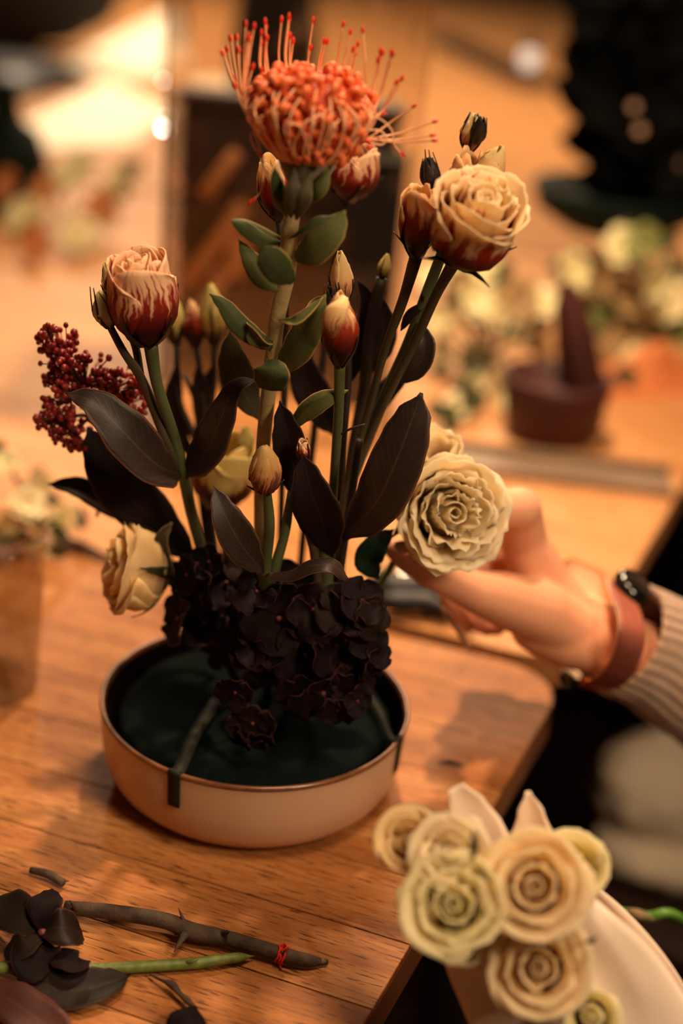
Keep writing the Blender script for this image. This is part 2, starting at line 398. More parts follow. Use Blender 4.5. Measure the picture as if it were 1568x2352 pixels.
# corner = intersection of right edge (E0 + s VD) and back edge (G1 + t U)
def isect(p, d, q, e):
    den = d.x * e.y - d.y * e.x; t = ((q.x - p.x) * e.y - (q.y - p.y) * e.x) / den; return p + d * t
CN = isect(E0, VD, G1, U)
def uv2w(u, v): return CN + U * u + VD * v             # u<=0 leftwards, v<=0 towards the camera
def corner_u(v, r=.045, top=True):
    d = (-v) if top else v
    if d >= r: return 0.0
    return -r + math.sqrt(max(0, r * r - (r - d) ** 2))
t1 = thing('wooden_table', 'near oak plank table under the cream bowl, rounded right corner', 'table', (CN.x - .4, CN.y - .35, 0))
SLAB_T = .75
def outline(vmin, umin, top=True):
    pts = [(umin, vmin), (corner_u(vmin), vmin)]
    n = 14; r = .045
    for i in range(1, n + 1):
        a = PI / 2 * i / n; pts.append((-r + r * math.cos(a), -r + r * math.sin(a)))
    pts.append((umin, 0)); return [uv2w(*p) for p in pts]
g = Geo(); prism(g, outline(-.74, -1.0), SLAB_T - .026, SLAB_T - .0035)
make('table_core', g, m_edgeband, t1, smooth=False)
PW = .0505; v1 = 0.0
k = 0
while v1 > -.73:
    v0 = max(v1 - PW, -.74); gp = .00045; pts = []
    a0, a1 = v0 + gp, v1 - gp
    vs = [a0 + (a1 - a0) * i / 10 for i in range(11)]
    splits = [-1.0, -.52 - .13 * ((k * 5) % 3 - 1) - .05, .0] if k % 2 else [-1.0, -.80, .0]
    for si in range(2):
        ua, ub = splits[si], splits[si + 1]
        if si == 1:
            right = [uv2w(corner_u(v) - .0003, v) for v in vs]
        else: right = [uv2w(ub - .0004, a0), uv2w(ub - .0004, a1)]
        pts = [uv2w(ua, a1), uv2w(ua, a0)] + right
        # top slightly inset for a fine bevelled joint
        c = sum(pts, Vector()) / len(pts)
        g = Geo(); n = len(pts)
        z0, z1, z2 = SLAB_T - .0035, SLAB_T - .0006, SLAB_T
        v = [Vector((p.x, p.y, z0)) for p in pts] + [Vector((p.x, p.y, z1)) for p in pts] + [Vector((p.x, p.y, z2)) + (Vector((c.x, c.y, 0)) - Vector((p.x, p.y, 0))).normalized() * .0004 for p in pts]
        f = [tuple(range(2 * n, 3 * n))] + [(j * n + i, j * n + (i + 1) % n, (j + 1) * n + (i + 1) % n, (j + 1) * n + i) for j in range(2) for i in range(n)]
        g.add(v, f); make('plank', g, m_wood, t1, smooth=False)
    v1 -= PW; k += 1
for (u, v) in ((-.08, -.1), (-.9, -.1), (-.08, -.66), (-.9, -.66)):
    g = Geo(); p = uv2w(u, v); tube(g, [(p.x, p.y, 0), (p.x, p.y, SLAB_T - .026)], .02, 12, 2); make('leg', g, m_metal_dark, t1)
t2 = thing('wooden_table', 'second oak table just behind the gap, glass box and flower bunches on it', 'table', (CN.x - .4, CN.y + .6, 0))
def outline2(v0, v1, umin, umax=0, r=.045):
    pts = [(umin, v0)]
    for i in range(13):
        a = -PI / 2 + PI / 2 * i / 12; pts.append((umax - r + r * math.cos(a), v0 + r + r * math.sin(a)))
    for i in range(13):
        a = PI / 2 * i / 12; pts.append((umax - r + r * math.cos(a), v1 - r + r * math.sin(a)))
    pts.append((umin, v1)); return [uv2w(*p) for p in pts]
g = Geo(); prism(g, outline2(.016, 1.20, -1.6, .0), SLAB_T - .026, SLAB_T); make('tabletop', g, m_wood2, t2, smooth=False)
for (u, v) in ((-.08, .1), (-1.5, .1), (-.08, 1.1), (-1.5, 1.1)):
    g = Geo(); p = uv2w(u, v); tube(g, [(p.x, p.y, 0), (p.x, p.y, SLAB_T - .026)], .02, 12, 2); make('leg', g, m_metal_dark, t2)
t3 = thing('wooden_table', 'far blurred oak table across the room under the white papers', 'table', (-.5, 3.4, 0))
g = Geo(); prism(g, [uv2w(-3.2, 1.215), uv2w(1.1, 1.215), uv2w(1.1, 6.3), uv2w(-3.2, 6.3)], SLAB_T - .026, SLAB_T); make('tabletop', g, m_wood2, t3, smooth=False)
for (u, v) in ((-3.1, 1.4), (1.0, 1.4), (1.0, 4.1), (-3.1, 4.1)):
    g = Geo(); p = uv2w(u, v); tube(g, [(p.x, p.y, 0), (p.x, p.y, SLAB_T - .026)], .03, 12, 2); make('leg', g, m_metal_dark, t3)

# ================================================================ BOWL, FOAM, TAPE
BC = V(586, 1630, .702); BC.z = .75; ZR = .051; BR = .0885
bowl = thing('ceramic_bowl', 'round shallow cream bowl with a dark inside and brown rim', 'bowl', BC)
g = Geo()
out = [(.0001, .002), (.060, .002), (.064, 0), (.070, .001), (.0765, .004), (.0815, .009), (.0850, .016), (.0868, .026), (.0876, .037), (.0880, .0485)]
lathe(g, BC, out, 96); make('outer_body', g, m_ceram, bowl)
g = Geo(); rim = [(.0880, .0484), (.0887, .0495), (.0887, .0508), (.0878, .0516), (.0866, .0514), (.0858, .0500), (.0857, .0480)]
lathe(g, BC, rim, 96); make('rim', g, m_rim, bowl)
g = Geo(); inn = [(.0857, .0482), (.0850, .036), (.0835, .022), (.079, .011), (.070, .006), (.0001, .005)]
lathe(g, BC, inn, 96); make('glazed_inside', g, m_ceram_in, bowl)
g = Geo(); FR = .0775
prof = [(.0001, .006), (FR - .004, .006), (FR - .002, .008), (FR, .030), (FR, .0400), (FR - .0022, .0432), (FR - .008, .0447)] + [(FR * k, .0452) for k in (.8, .6, .4, .2, .001)]
def ffn(u, v):
    j = round(v * (len(prof) - 1)); r, z = prof[j]; a = 2 * PI * u
    n_ = noise.noise(Vector((math.cos(a) * 3, math.sin(a) * 3, r * 60)))
    r *= 1 + .010 * n_; z += (.0014 * n_ if j > 5 else 0)
    return BC + Vector((r * math.cos(a), r * math.sin(a), z))
g.grid(ffn, 72, len(prof) - 1, True); foam = make('floral_foam', g, m_foam)
tag(foam, 'dark green floral foam disc filling the cream bowl', 'floral foam')
def strip(g, P, w, side):
    C = crom(P, 24); S = Vector(side).normalized(); v = []; f = []; uv = []
    for k, c in enumerate(C):
        v += [c - S * w, c + S * w]; uv += [(0, k / 24), (1, k / 24)]
    for k in range(24): f.append((2 * k, 2 * k + 1, 2 * k + 3, 2 * k + 2))
    return g.add(v, f, uv)
def tape(name, a_px, rim_px, end_px, label, w=.0037):
    a = T(*a_px, .797); r = T(*rim_px, .8022)
    d = (r - BC); d.z = 0; d.normalize(); rr = BC + d * .0893; side = Vector((-d.y, d.x, 0))
    e = BC + d * .0886; e.z = .782
    P = [a, a.lerp(r, .5) + Vector((0, 0, .0022)), BC + d * .0835 + Vector((0, 0, .0507)), BC + d * .0872 + Vector((0, 0, .0524)), BC + d * .0893 + Vector((0, 0, .0512)), BC + d * .0886 + Vector((0, 0, .045)), BC + d * .0882 + Vector((0, 0, .030))]
    g = Geo(); strip(g, P, w, side); o = make(name, g, m_tape, solid=.0004); tag(o, label, 'tape', 'green tapes over the bowl rim')
tape('floral_tape', (500, 1605), (398, 1775), (385, 1830), 'dark green tape strip running over the front left rim of the bowl')
tape('floral_tape', (800, 1560), (931, 1700), (925, 1760), 'dark green tape strip running over the right rim of the bowl', .003)

FC = Vector((BC.x + .012, BC.y + .005, .795))           # where the stems enter the foam

# ================================================================ FLOWER BUILDERS
SOL = .00045
def leaf(parent, P, hw, mat, Y=.69, dY=None, name='leaf', label=None, **k):
    pts = []
    for i, p in enumerate(P):
        y = p[2] if len(p) > 2 else (Y + (dY[i] if dY else 0)); pts.append(V(p[0], p[1], y))
    W = PX(hw, Y); g = Geo(); leafgeo(g, pts, [W * q for q in k.pop('prof')] if 'prof' in k else W, **k)
    o = make(name, g, mat, parent, solid=SOL)
    if label: o['label'] = label
    return o
def stem(parent, P, rpx, mat, Y=.69, name='stem', seg=8):
    pts = [V(p[0], p[1], p[2] if len(p) > 2 else Y) for p in P]
    R = [PX(r, Y) for r in rpx] if isinstance(rpx, (list, tuple)) else PX(rpx, Y)
    g = Geo(); tube(g, pts, R, seg); return make(name, g, mat, parent)
def head(parent, base, top, Rm, prof, mat, npet=9, layers=3, flare=.0, ruffle=.0, seed=0, sep=5, seplen=.5, sepmat=None, width=1.35, topdrop=.25, inner=.75, spiral=.10, core=True, calyx=.28, twist=0.0, sepflare=.3, label=None, lean=0.0, heart=0, nu=14, nv=14, lift=0.0, name='flower_head'):
    """base, top: world points; Rm: max radius; prof: radius along height (0..1 of Rm). Petals are sub-parts."""
    rnd = random.Random(seed); axis = (top - base); H = axis.length; q = frame(axis)
    g = Geo(); cz = H * calyx
    pr = [(.0001, -.06 * H)] + [(Rm * interp(prof, t * calyx) * (.93 if t > 0 else .6) + (.0003), cz * t) for t in (0, .2, .4, .6, .8, 1.0)] + [(.0003, cz * 1.02)]
    lathe(g, base, pr, 16, axis=axis)
    hd = make(name, g, sepmat or m_sepal, parent)
    if label: hd['label'] = label
    ga = rnd.random() * 6
    for k in range(npet):
        L = k / max(1, npet - 1); lay = int(k * layers / npet) / max(1, layers - 1) if layers > 1 else 0
        phi = ga + k * (2 * PI / (npet / layers)) + lay * .6
        sc = 1 - (1 - inner) * lay if layers > 1 else 1
        hk = H * (1 + lift * lay + rnd.uniform(-.04, .04)); fl = flare * (1 - .75 * lay) * rnd.uniform(.8, 1.2); wd = width * (1 - .15 * lay)
        r0 = rnd.random() * 50
        def fn(u, v):
            s = u * 2 - 1; t = v
            wdt = wd * (.55 + .75 * math.sin(min(1, t * 1.25) * PI / 2)) * (1 if t < .8 else 1 - .28 * ((t - .8) / .2) ** 2)
            a = phi + s * wdt + twist * t
            h = t * (1 - topdrop * abs(s) ** 2.2 * t)
            r = Rm * interp(prof, h) * sc * (1 + spiral * s)
            e = max(0, t - .62) / .38
            ed = fl * e ** 1.7
            nz = noise.noise(Vector((s * 2.6 + r0, t * 1.5, k * 3.1)))
            nz2 = noise.noise(Vector((s * 7 + r0, t * 3, k * 1.7)))
            r += Rm * (ed + ruffle * (nz * .9 + nz2 * .5) * e)
            z = H * 0 + hk * h - Rm * ed * .55 + Rm * ruffle * .5 * nz2 * e
            p = Vector((r * math.cos(a), r * math.sin(a), z))
            return base + q @ p
        g = Geo(); g.grid(fn, nu, nv); make('petal', g, mat, hd, solid=SOL)
    if heart:
        g = Geo(); lathe(g, base, [(Rm * r_, H * z_) for r_, z_ in ((.30, .2), (.62, .45), (.60, .60), (.40, .72), (.2, .78), (.0005, .79))], 20, axis=axis); make('flower_centre', g, mat, hd)
    for k in range(heart):
        phi = ga + k * 2.2; rk = Rm * (.11 + .055 * k); r0 = rnd.random() * 50
        def fn(u, v):
            s = u * 2 - 1; a = phi + s * 1.5
            r = rk * (interp([.9, 1.0, 1.0, .86, .80], v)) * (1 + .22 * s) + Rm * .05 * noise.noise(Vector((s * 3 + r0, v * 2, k)))
            return base + q @ Vector((r * math.cos(a), r * math.sin(a), H * (.25 + v * (.70 + .015 * k - .06 * abs(s) ** 2))))
        g = Geo(); g.grid(fn, nu, 8); make('petal', g, mat, hd, solid=SOL)
    for k in range(sep):
        a = ga + .4 + k * 2 * PI / max(1, sep); rr = Rm; pts = []
        ln = seplen * rnd.uniform(.85, 1.15)
        for t in (0, .3, .6, 1):
            hh = t * ln; r = Rm * interp(prof, min(1, hh)) * (1.07) + Rm * (sepflare * rnd.uniform(.5, 1.4) * t ** 2.5)
            pts.append(base + q @ Vector((r * math.cos(a + lean * t), r * math.sin(a + lean * t), hh * H)))
        nr = q @ Vector((math.cos(a), math.sin(a), 0))
        g = Geo(); leafgeo(g, pts, [Rm * .16, Rm * .15, Rm * .09, .0002], nr, fold=.2, wave=0, n=8, m=3); make('sepal', g, sepmat or m_sepal, hd, solid=SOL)
    return hd
BUD = [.30, .72, .98, 1.0, .86, .60, .36]
BUDT = [.28, .66, .95, 1.0, .80, .50, .16]
ROSE = [.22, .66, .94, 1.03, 1.0, .90, .80]
TULIP = [.25, .72, .96, 1.0, .90, .72, .62]

# ================================================================ PROTEA (pincushion)
pb = Vector((V(600, 1330, .69).x, .69, .79))
P = thing('pincushion_protea', 'tall orange pincushion flower with grey green leaves, tallest stem in the bowl', 'flower', pb)
stem(P, [(700, 385, .66), (675, 480, .66), (664, 540, .66), (660, 620, .664), (636, 730, .667), (622, 860, .672), (606, 1000, .68), (598, 1150, .685), (600, 1400, .69)], [14, 17, 19, 20, 19, 19, 18, 17, 17], m_pstem, .665, seg=14)
YP = .66
HC_ = V(712, 268, YP); HAX = (V(705, 150, YP) - V(690, 390, YP)).normalized(); hq = frame(HAX)
HR = PX(150, YP)
# receptacle and core
g = Geo()
prof = [(.0001, -.0345), (.0045, -.034), (.0085, -.0300), (.0120, -.0235), (.0148, -.0175)]
lathe(g, HC_, prof, 28, axis=HAX); make('receptacle', g, m_recep, P)
g = Geo()
prof = [(.0140, -.0190), (.0185, -.0120), (.0225, -.0050), (.0245, .002), (.0240, .008), (.0205, .0135), (.0150, .0165), (.008, .0180), (.0001, .0186)]
lathe(g, HC_, prof, 32, axis=HAX); core = make('flower_core', g, m_core, P)
def surf(z, a, k=1.0):
    """point on the dome at height z (m, along axis)"""
    zs = [(p[1], p[0]) for p in prof]
    for (z0, r0), (z1, r1) in zip(zs, zs[1:]):
        if z0 <= z <= z1 + 1e-9:
            r = r0 + (r1 - r0) * (z - z0) / (z1 - z0); break
    else: r = prof[0][0]
    return HC_ + hq @ Vector((r * k * math.cos(a), r * k * math.sin(a), z * (1 if z < 0 else .9 + .1 * k)))
# curled florets
g = Geo(); tube(g, [(0, 0, -.004), (0, 0, .0018), (.0006, 0, .0034), (.0022, 0, .0040), (.0034, 0, .0030), (.0036, 0, .0014), (.0024, 0, .0006)], [.0009, .0010, .0013, .0015, .0013, .0010, .0006], 7, 14)
c1 = make('floret', g, m_floret, origin=(0, 0, 0)); fl_me = c1.data; bpy.data.objects.remove(c1)
g = Geo(); tube(g, [(0, 0, -.003), (.0002, 0, .001), (.0012, 0, .0026), (.0026, 0, .0022), (.0030, 0, .0008)], [.0009, .0012, .0016, .0014, .0008], 7, 12)
c1 = make('floret', g, m_floret, origin=(0, 0, 0)); fl_me2 = c1.data; bpy.data.objects.remove(c1)
N = 230
for i in range(N):
    tz = 1 - (i + .5) / N * 1.42; a = i * 2.39996
    z = -.0185 + (.0365) * (tz + .42) / 1.42
    p = surf(z, a, .97)
    nl = Vector((math.cos(a) * (1 - max(0, tz) ** 3), math.sin(a) * (1 - max(0, tz) ** 3), max(-.1, tz) * .9 + .25)).normalized()
    nw = hq @ nl
    q = frame(nw) @ Quaternion((0, 0, 1), random.uniform(0, 6.28))
    if z < -.004:   # lower tubes lie along the surface, hook at the top
        tang = (surf(min(z + .004, .018), a) - surf(z, a)).normalized(); q = frame((tang + nw * .45).normalized()) @ Quaternion((0, 0, 1), random.uniform(-.8, .8))
    s = random.uniform(1.0, 1.4)
    inst('floret', fl_me if i % 2 else fl_me2, P, p, q, s)
TIPS = [(564, 52), (583, 57), (609, 46), (611, 60), (646, 41), (663, 34), (664, 42), (719, 43), (788, 52), (804, 70), (833, 66), (821, 98), (530, 85), (544, 83), (512, 118), (522, 110), (548, 112), (570, 78), (573, 88), (600, 72), (613, 84), (600, 95), (666, 78), (673, 90), (750, 92), (743, 91), (713, 106), (873, 113), (874, 120), (867, 134), (878, 118), (903, 119), (906, 124), (926, 180), (914, 188), (954, 242), (1001, 277), (995, 308), (1000, 320), (580, 150), (601, 157), (540, 176), (782, 155), (810, 110), (812, 192), (816, 122)]
def style(P3, tipd, r=.00046, tip=True):
    g = Geo(); tube(g, P3, [r * 1.1, r, r, r * .8], 6, 20); s = make('style', g, m_style, P)
    if tip:
        g = Geo(); c = P3[-1]; ell(g, c + tipd * .0006, .0009, .0009, .0018, frame(tipd), 7, 5); make('pollen_tip', g, m_tip, s)
for i, (tx, ty) in enumerate(TIPS):
    dx = tx - 708; back = abs(dx) < 125
    side = max(-1, min(1, dx / 130))
    dep = .024 * math.sqrt(max(0, 1 - side * side)) * (1 if back else random.uniform(-.5, .6)) + random.uniform(0, .004)
    yb = YP + dep
    if back:
        pts = [V(700 + dx * .35, 300, yb * .4 + YP * .6), V(700 + dx * .80 + 6, 205, yb), V(700 + dx * .93 + random.uniform(-5, 5), (205 + ty) / 2 + 12, yb + .002), V(tx, ty + 6, yb)]
    elif tx > 890:
        r0 = 330 if ty < 200 else 345
        pts = [V(775, r0, YP), V(838, 285 if ty < 230 else 322, YP - .004), V(838 + (tx - 838) * .5, (285 + ty) / 2 + 18 if ty < 250 else (322 + ty) / 2 + 6, YP), V(tx - 5, ty + 3, YP - .006)]
    else:
        s = 1 if dx > 0 else -1
        pts = [V(700 + s * 45, 355, yb), V(700 + s * 132, 250 + random.uniform(-18, 15), yb), V((700 + s * 138) * .45 + tx * .55 + s * 3, 250 * .45 + ty * .55 + 4, yb), V(tx, ty + 6, yb)]
    style(pts, (pts[-1] - pts[-2]).normalized())
# styles still arched over the front of the dome
for i in range(40):
    a0 = -PI / 2 + (i - 19.5) / 20 * 1.75 + random.uniform(-.05, .05)
    z1 = random.uniform(-.003, .012)
    pts = [surf(-.019, a0, .98), surf(-.010, a0 + random.uniform(-.08, .08), 1.16), surf(z1 * .3, a0 + random.uniform(-.12, .12), 1.22), surf(z1 + .003, a0 + random.uniform(-.2, .2), 1.12), surf(min(.017, z1 + .006), a0 + random.uniform(-.3, .3), .95)]
    style(pts, Vector((0, 0, 1)), .00052, False)
# stray styles: hanging left, curling right
for L_ in ([(590, 310), (580, 300), (594, 330), (603, 400), (598, 440), (577, 462)], [(592, 320), (600, 350), (606, 390), (602, 432), (584, 457)], [(600, 310), (575, 308), (585, 340), (596, 352)],
           [(830, 270), (870, 272), (900, 300), (905, 330), (921, 352)], [(835, 300), (870, 300), (888, 318), (875, 333), (848, 326)], [(820, 262), (850, 272), (878, 262)], [(840, 325), (860, 336), (850, 338)],
           [(600, 250), (555, 225), (535, 180), (512, 125)], [(600, 290), (560, 245), (540, 200)], [(620, 320), (570, 270), (545, 215), (541, 200)]):
    pts = [V(x, y, YP - .006) for x, y in L_]; style(pts, (pts[-1] - pts[-2]).normalized(), .0004)
# leaves of the protea
leaf(P, [(676, 590, .656), (715, 572, .648), (760, 530, .645), (793, 483, .648)], 40, m_pleaf, .65, fold=-.22, nrm=(-.2, -1, .3), prof=[.3, .75, 1.0, .98, .85, .55, .04])
leaf(P, [(664, 548, .65), (700, 520, .642), (735, 503, .64), (771, 497, .642)], 15, m_pleafd, .645, nrm=(0, -.6, .8), fold=-.5)
leaf(P, [(648, 558, .662), (605, 548, .655), (565, 522, .65), (528, 506, .65)], 20, m_pleafd, .655, nrm=(.2, -.8, .6), fold=-.45)
leaf(P, [(645, 545, .662), (605, 528, .66), (560, 508, .66), (530, 505, .66)], 9, m_pleaf, .66, nrm=(0, -.6, .8), fold=-.3)
leaf(P, [(640, 668, .66), (605, 640, .655), (580, 600, .652), (547, 548, .655)], 26, m_pleaf, .655, nrm=(.4, -.9, .2), fold=-.35)
leaf(P, [(674, 648, .645), (645, 625, .636), (618, 590, .634), (605, 566, .637)], 36, m_pleafd, .637, nrm=(0, -1, .2), fold=-.18, prof=[.25, .72, .98, 1, .92, .66, .1])
leaf(P, [(626, 795, .66), (590, 775, .652), (548, 742, .65), (515, 700, .652), (481, 675, .655)], 25, m_pleafd, .652, nrm=(.3, -.9, .5), fold=-.3, prof=[.5, .8, 1, 1, .85, .55, .04])
leaf(P, [(628, 790, .655), (600, 785, .648), (578, 760, .648), (566, 740, .652)], 20, m_pleaf, .65, nrm=(-.2, -.8, -.4), fold=.5)
leaf(P, [(640, 850, .664), (680, 800, .655), (715, 740, .652), (748, 676, .655)], 40, m_pleaf, .655, nrm=(-.3, -1, .2), fold=-.25, prof=[.35, .8, 1, .96, .78, .45, .04])
leaf(P, [(640, 735, .655), (675, 740, .648), (705, 720, .648), (742, 682, .652)], 14, m_pleaf, .65, nrm=(-.1, -.6, .8), fold=.5)
leaf(P, [(620, 897, .65), (622, 870, .642), (626, 845, .642), (628, 826, .648)], 43, m_pleafd, .643, nrm=(0, -1, .15), fold=-.2, prof=[.75, .95, 1.0, 1, .9, .7, .3])
leaf(P, [(662, 990, .672), (700, 945, .665), (745, 915, .662), (800, 896, .665)], 26, m_pleaf, .665, nrm=(.1, -.8, .6), fold=-.5)
leaf(P, [(598, 965, .70), (560, 900, .70), (535, 830, .70), (528, 758, .70)], 42, m_pold, .70, nrm=(.2, -1, 0), fold=-.1)
leaf(P, [(668, 490, .655), (645, 450, .648), (636, 420, .648), (630, 385, .652)], 17, m_pleafd, .65, nrm=(.3, -1, 0), fold=-.3)
leaf(P, [(660, 500, .655), (645, 475, .65), (634, 445, .65), (640, 400, .652)], 14, m_pleaf, .65, nrm=(-.4, -1, 0), fold=-.3)
leaf(P, [(705, 470, .652), (725, 445, .646), (742, 418, .645), (754, 385, .648)], 17, m_pleaf, .647, nrm=(-.3, -1, .1), fold=-.3)
leaf(P, [(680, 505, .65), (690, 470, .642), (700, 440, .64), (712, 395, .644)], 20, m_pold, .645, nrm=(0, -1, .1), fold=-.3)
leaf(P, [(668, 500, .65), (668, 470, .643), (672, 430, .64), (676, 385, .645)], 18, m_pold, .645, nrm=(0, -1, .1), fold=-.3)
leaf(P, [(700, 720, .69), (720, 700, .70), (742, 690, .70), (765, 685, .70)], 12, m_pleaf, .7, nrm=(0, -.8, .6), name='leaf')

# ================================================================ LISIANTHUS, striped
def L(name, label, bx, by, Y, grp=None): 
    b = V(bx, by, Y); return thing(name, label, 'flower', b)
DOWN = lambda x, y, Y: [(x, y, Y)]
# A: left, striped half-open rose with side buds
A = L('striped_lisianthus', 'striped peach and red lisianthus leaning left, with two side buds', 500, 1330, .70)
stem(A, [(345, 785, .672), (360, 880, .675), (395, 990, .68), (420, 1085, .685), (440, 1180, .69), (470, 1290, .70), (500, 1400, .70)], [17, 14, 14, 15, 15, 15, 14], m_stemg, .68)
stem(A, [(250, 745, .668), (285, 810, .67), (320, 862, .675), (352, 935, .68), (385, 1020, .68), (412, 1080, .685)], [9, 10, 12, 13, 14, 13], m_stem, .675, name='side_stem')
stem(A, [(296, 760, .68), (312, 800, .68), (322, 860, .676)], [9, 10, 10], m_stem, .675, name='side_stem')
head(A, V(340, 790, .672), V(312, 592, .66), PX(74, .665), ROSE, m_pet_left, 11, 3, flare=.10, ruffle=.06, seed=3, sep=5, seplen=.55, inner=.50, heart=6, lift=.0, spiral=.12, topdrop=.2, sepflare=.25, label='striped peach and red half open flower')
head(A, V(252, 752, .668), V(228, 668, .666), PX(27, .667), BUDT, m_whitegreen, 4, 1, seed=4, sep=5, seplen=1.05, sepmat=m_sepal, sepflare=.45, topdrop=.1, inner=.8, calyx=.45, label='small greenish bud in dark sepals')
head(A, V(285, 735, .68), V(242, 605, .685), PX(26, .68), BUDT, m_pet_bb, 4, 1, seed=5, sep=4, seplen=.6, sepmat=m_sepal, sepflare=.5, label='pale bud behind the striped flower')
head(A, V(292, 745, .672), V(262, 668, .66), PX(30, .67), BUD, m_sepal, 4, 1, seed=6, sep=5, seplen=1.2, sepmat=m_sepal, sepflare=.6, label='closed black bud')
leaf(A, [(416, 1092, .684), (360, 1068, .665), (290, 1000, .655), (215, 925, .655), (150, 903, .66)], 62, m_bleaf, .66, nrm=(.25, -.75, .65), fold=.18, wave=.12, prof=[.12, .80, 1.0, .98, .74, .42, .03], n=26)
leaf(A, [(424, 1092, .684), (475, 1035, .67), (508, 960, .665), (540, 890, .665), (590, 872, .668)], 48, m_bleaf, .667, nrm=(-.2, -.85, .4), fold=.15, wave=.05, prof=[.25, .9, 1.0, .80, .52, .30, .04], n=26)
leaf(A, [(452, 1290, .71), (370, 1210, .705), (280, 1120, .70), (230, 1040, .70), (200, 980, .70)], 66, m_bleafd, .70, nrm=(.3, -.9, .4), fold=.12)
# B: centre-right bud stem
B = L('striped_lisianthus', 'upright closed lisianthus bud, striped peach and burgundy, right of the thick protea stem', 760, 1300, .69)
stem(B, [(780, 830, .66), (777, 950, .665), (768, 1080, .675), (760, 1200, .685), (755, 1400, .69)], [13, 12, 11, 12, 12], m_stemg, .665)
head(B, V(781, 838, .66), V(781, 674, .65), PX(40, .655), BUDT, m_pet_dark, 5, 1, seed=11, sep=5, seplen=.62, spiral=.16, topdrop=.12, label='dark burgundy bud wrapped in one peach petal', width=1.6)
hd = B.children[-1]
leafgeo(g := Geo(), [V(765, 780, .642), V(760, 745, .6385), V(777, 705, .640), V(790, 680, .648)], [PX(6, .65), PX(22, .65), PX(26, .65), PX(20, .65), PX(10, .65)], (-.2, -1, .1), fold=-.4); make('petal', g, m_pet_bud, hd, solid=SOL)
stem(B, [(792, 700, .69), (800, 850, .69), (790, 1000, .69), (775, 1150, .69)], [8, 8, 8, 9], m_stemd, .69, name='side_stem')
head(B, V(790, 700, .685), V(780, 578, .68), PX(25, .68), BUDT, m_pet_bud, 4, 1, seed=12, sep=5, seplen=.62, sepflare=.25, topdrop=.1, label='pale veined bud above')
head(B, V(765, 735, .675), V(758, 662, .672), PX(17, .67), BUD, m_sepal, 3, 1, seed=13, sep=4, seplen=1.1)
# C: right group, big open flower
Cc = L('striped_lisianthus', 'large open cream lisianthus with red flames, upper right, with dark buds above it', 780, 1300, .70)
stem(Cc, [(1050, 590, .67), (1000, 680, .68), (950, 790, .69), (880, 930, .70), (820, 1080, .70), (780, 1200, .70), (770, 1400, .70)], [16, 12, 12, 11, 11, 11, 11], m_stem, .68)
stem(Cc, [(1030, 540, .70), (985, 660, .70), (935, 790, .705), (865, 950, .705), (805, 1120, .705)], [12, 13, 12, 12, 11], m_stemg, .70, name='side_stem')
stem(Cc, [(1075, 350, .70), (1050, 450, .70), (1020, 570, .70), (970, 690, .70)], [9, 9, 9, 9], m_stemd, .70, name='side_stem')
cb, ct = V(1052, 598, .668), V(1120, 448, .645)
head(Cc, cb, ct, PX(88, .66), [.20, .68, .96, 1.02, 1.0, .96, .94], m_pet_right, 12, 3, flare=.22, ruffle=.16, seed=21, sep=5, seplen=.35, inner=.50, heart=7, lift=.10, topdrop=.16, spiral=.10, sepflare=.4, label='open cream flower with red flamed base', nu=18, nv=18, width=1.25)
head(Cc, V(1030, 560, .70), V(1082, 350, .69), PX(44, .70), TULIP, m_pet_dark, 6, 2, seed=22, sep=4, seplen=.3, flare=.1, ruffle=.12, spiral=.14, label='dark red flower behind the open one')
head(Cc, V(1105, 430, .69), V(1150, 335, .685), PX(30, .69), BUDT, m_pet_bud, 3, 1, seed=23, sep=0, label='pale veined bud behind the open flower')
head(Cc, V(1075, 350, .70), V(1090, 262, .70), PX(24, .70), BUDT, m_pet_bud, 4, 1, seed=24, sep=6, seplen=.92, sepflare=.25, calyx=.55, label='dark bud with a pale tip, topmost')
head(Cc, V(1092, 330, .695), V(1106, 272, .69), PX(16, .70), BUD, m_sepal, 3, 1, seed=25, sep=4, seplen=1.15, sepflare=.25)
leaf(Cc, [(960, 740, .70), (975, 790, .695), (955, 850, .695), (900, 880, .70)], 26, m_bleaf, .70, nrm=(0, -1, .2))
leaf(Cc, [(920, 760, .70), (945, 720, .70), (985, 695, .70)], 12, m_bleafd, .70)
# D: left of it, tulip-like bud
D = L('striped_lisianthus', 'narrow dark red lisianthus bud with peach tips, left of the open one', 770, 1300, .70)
stem(D, [(955, 590, .68), (925, 690, .685), (885, 800, .69), (850, 930, .70), (805, 1090, .70), (765, 1250, .70), (755, 1400, .70)], [15, 12, 10, 10, 10, 10, 10], m_stem, .685)
head(D, V(955, 592, .68), V(966, 428, .67), PX(41, .675), [.24, .60, .88, 1.0, .98, .84, .66], m_pet_dark, 6, 2, seed=31, sep=5, seplen=.3, flare=.12, ruffle=.16, spiral=.14, topdrop=.22, label='dark red bud with peach tips')
stem(D, [(1000, 440, .69), (985, 520, .69), (945, 640, .69), (925, 700, .685)], [7, 8, 8, 8], m_stemd, .69, name='side_stem')
head(D, V(992, 436, .69), V(982, 362, .69), PX(20, .69), BUD, m_sepal, 4, 1, seed=32, sep=6, seplen=1.12, sepflare=.3, calyx=.7, label='closed black bud')
head(D, V(1000, 510, .695), V(1012, 432, .695), PX(14, .69), BUDT, m_pet_bud, 3, 1, seed=33, sep=3)
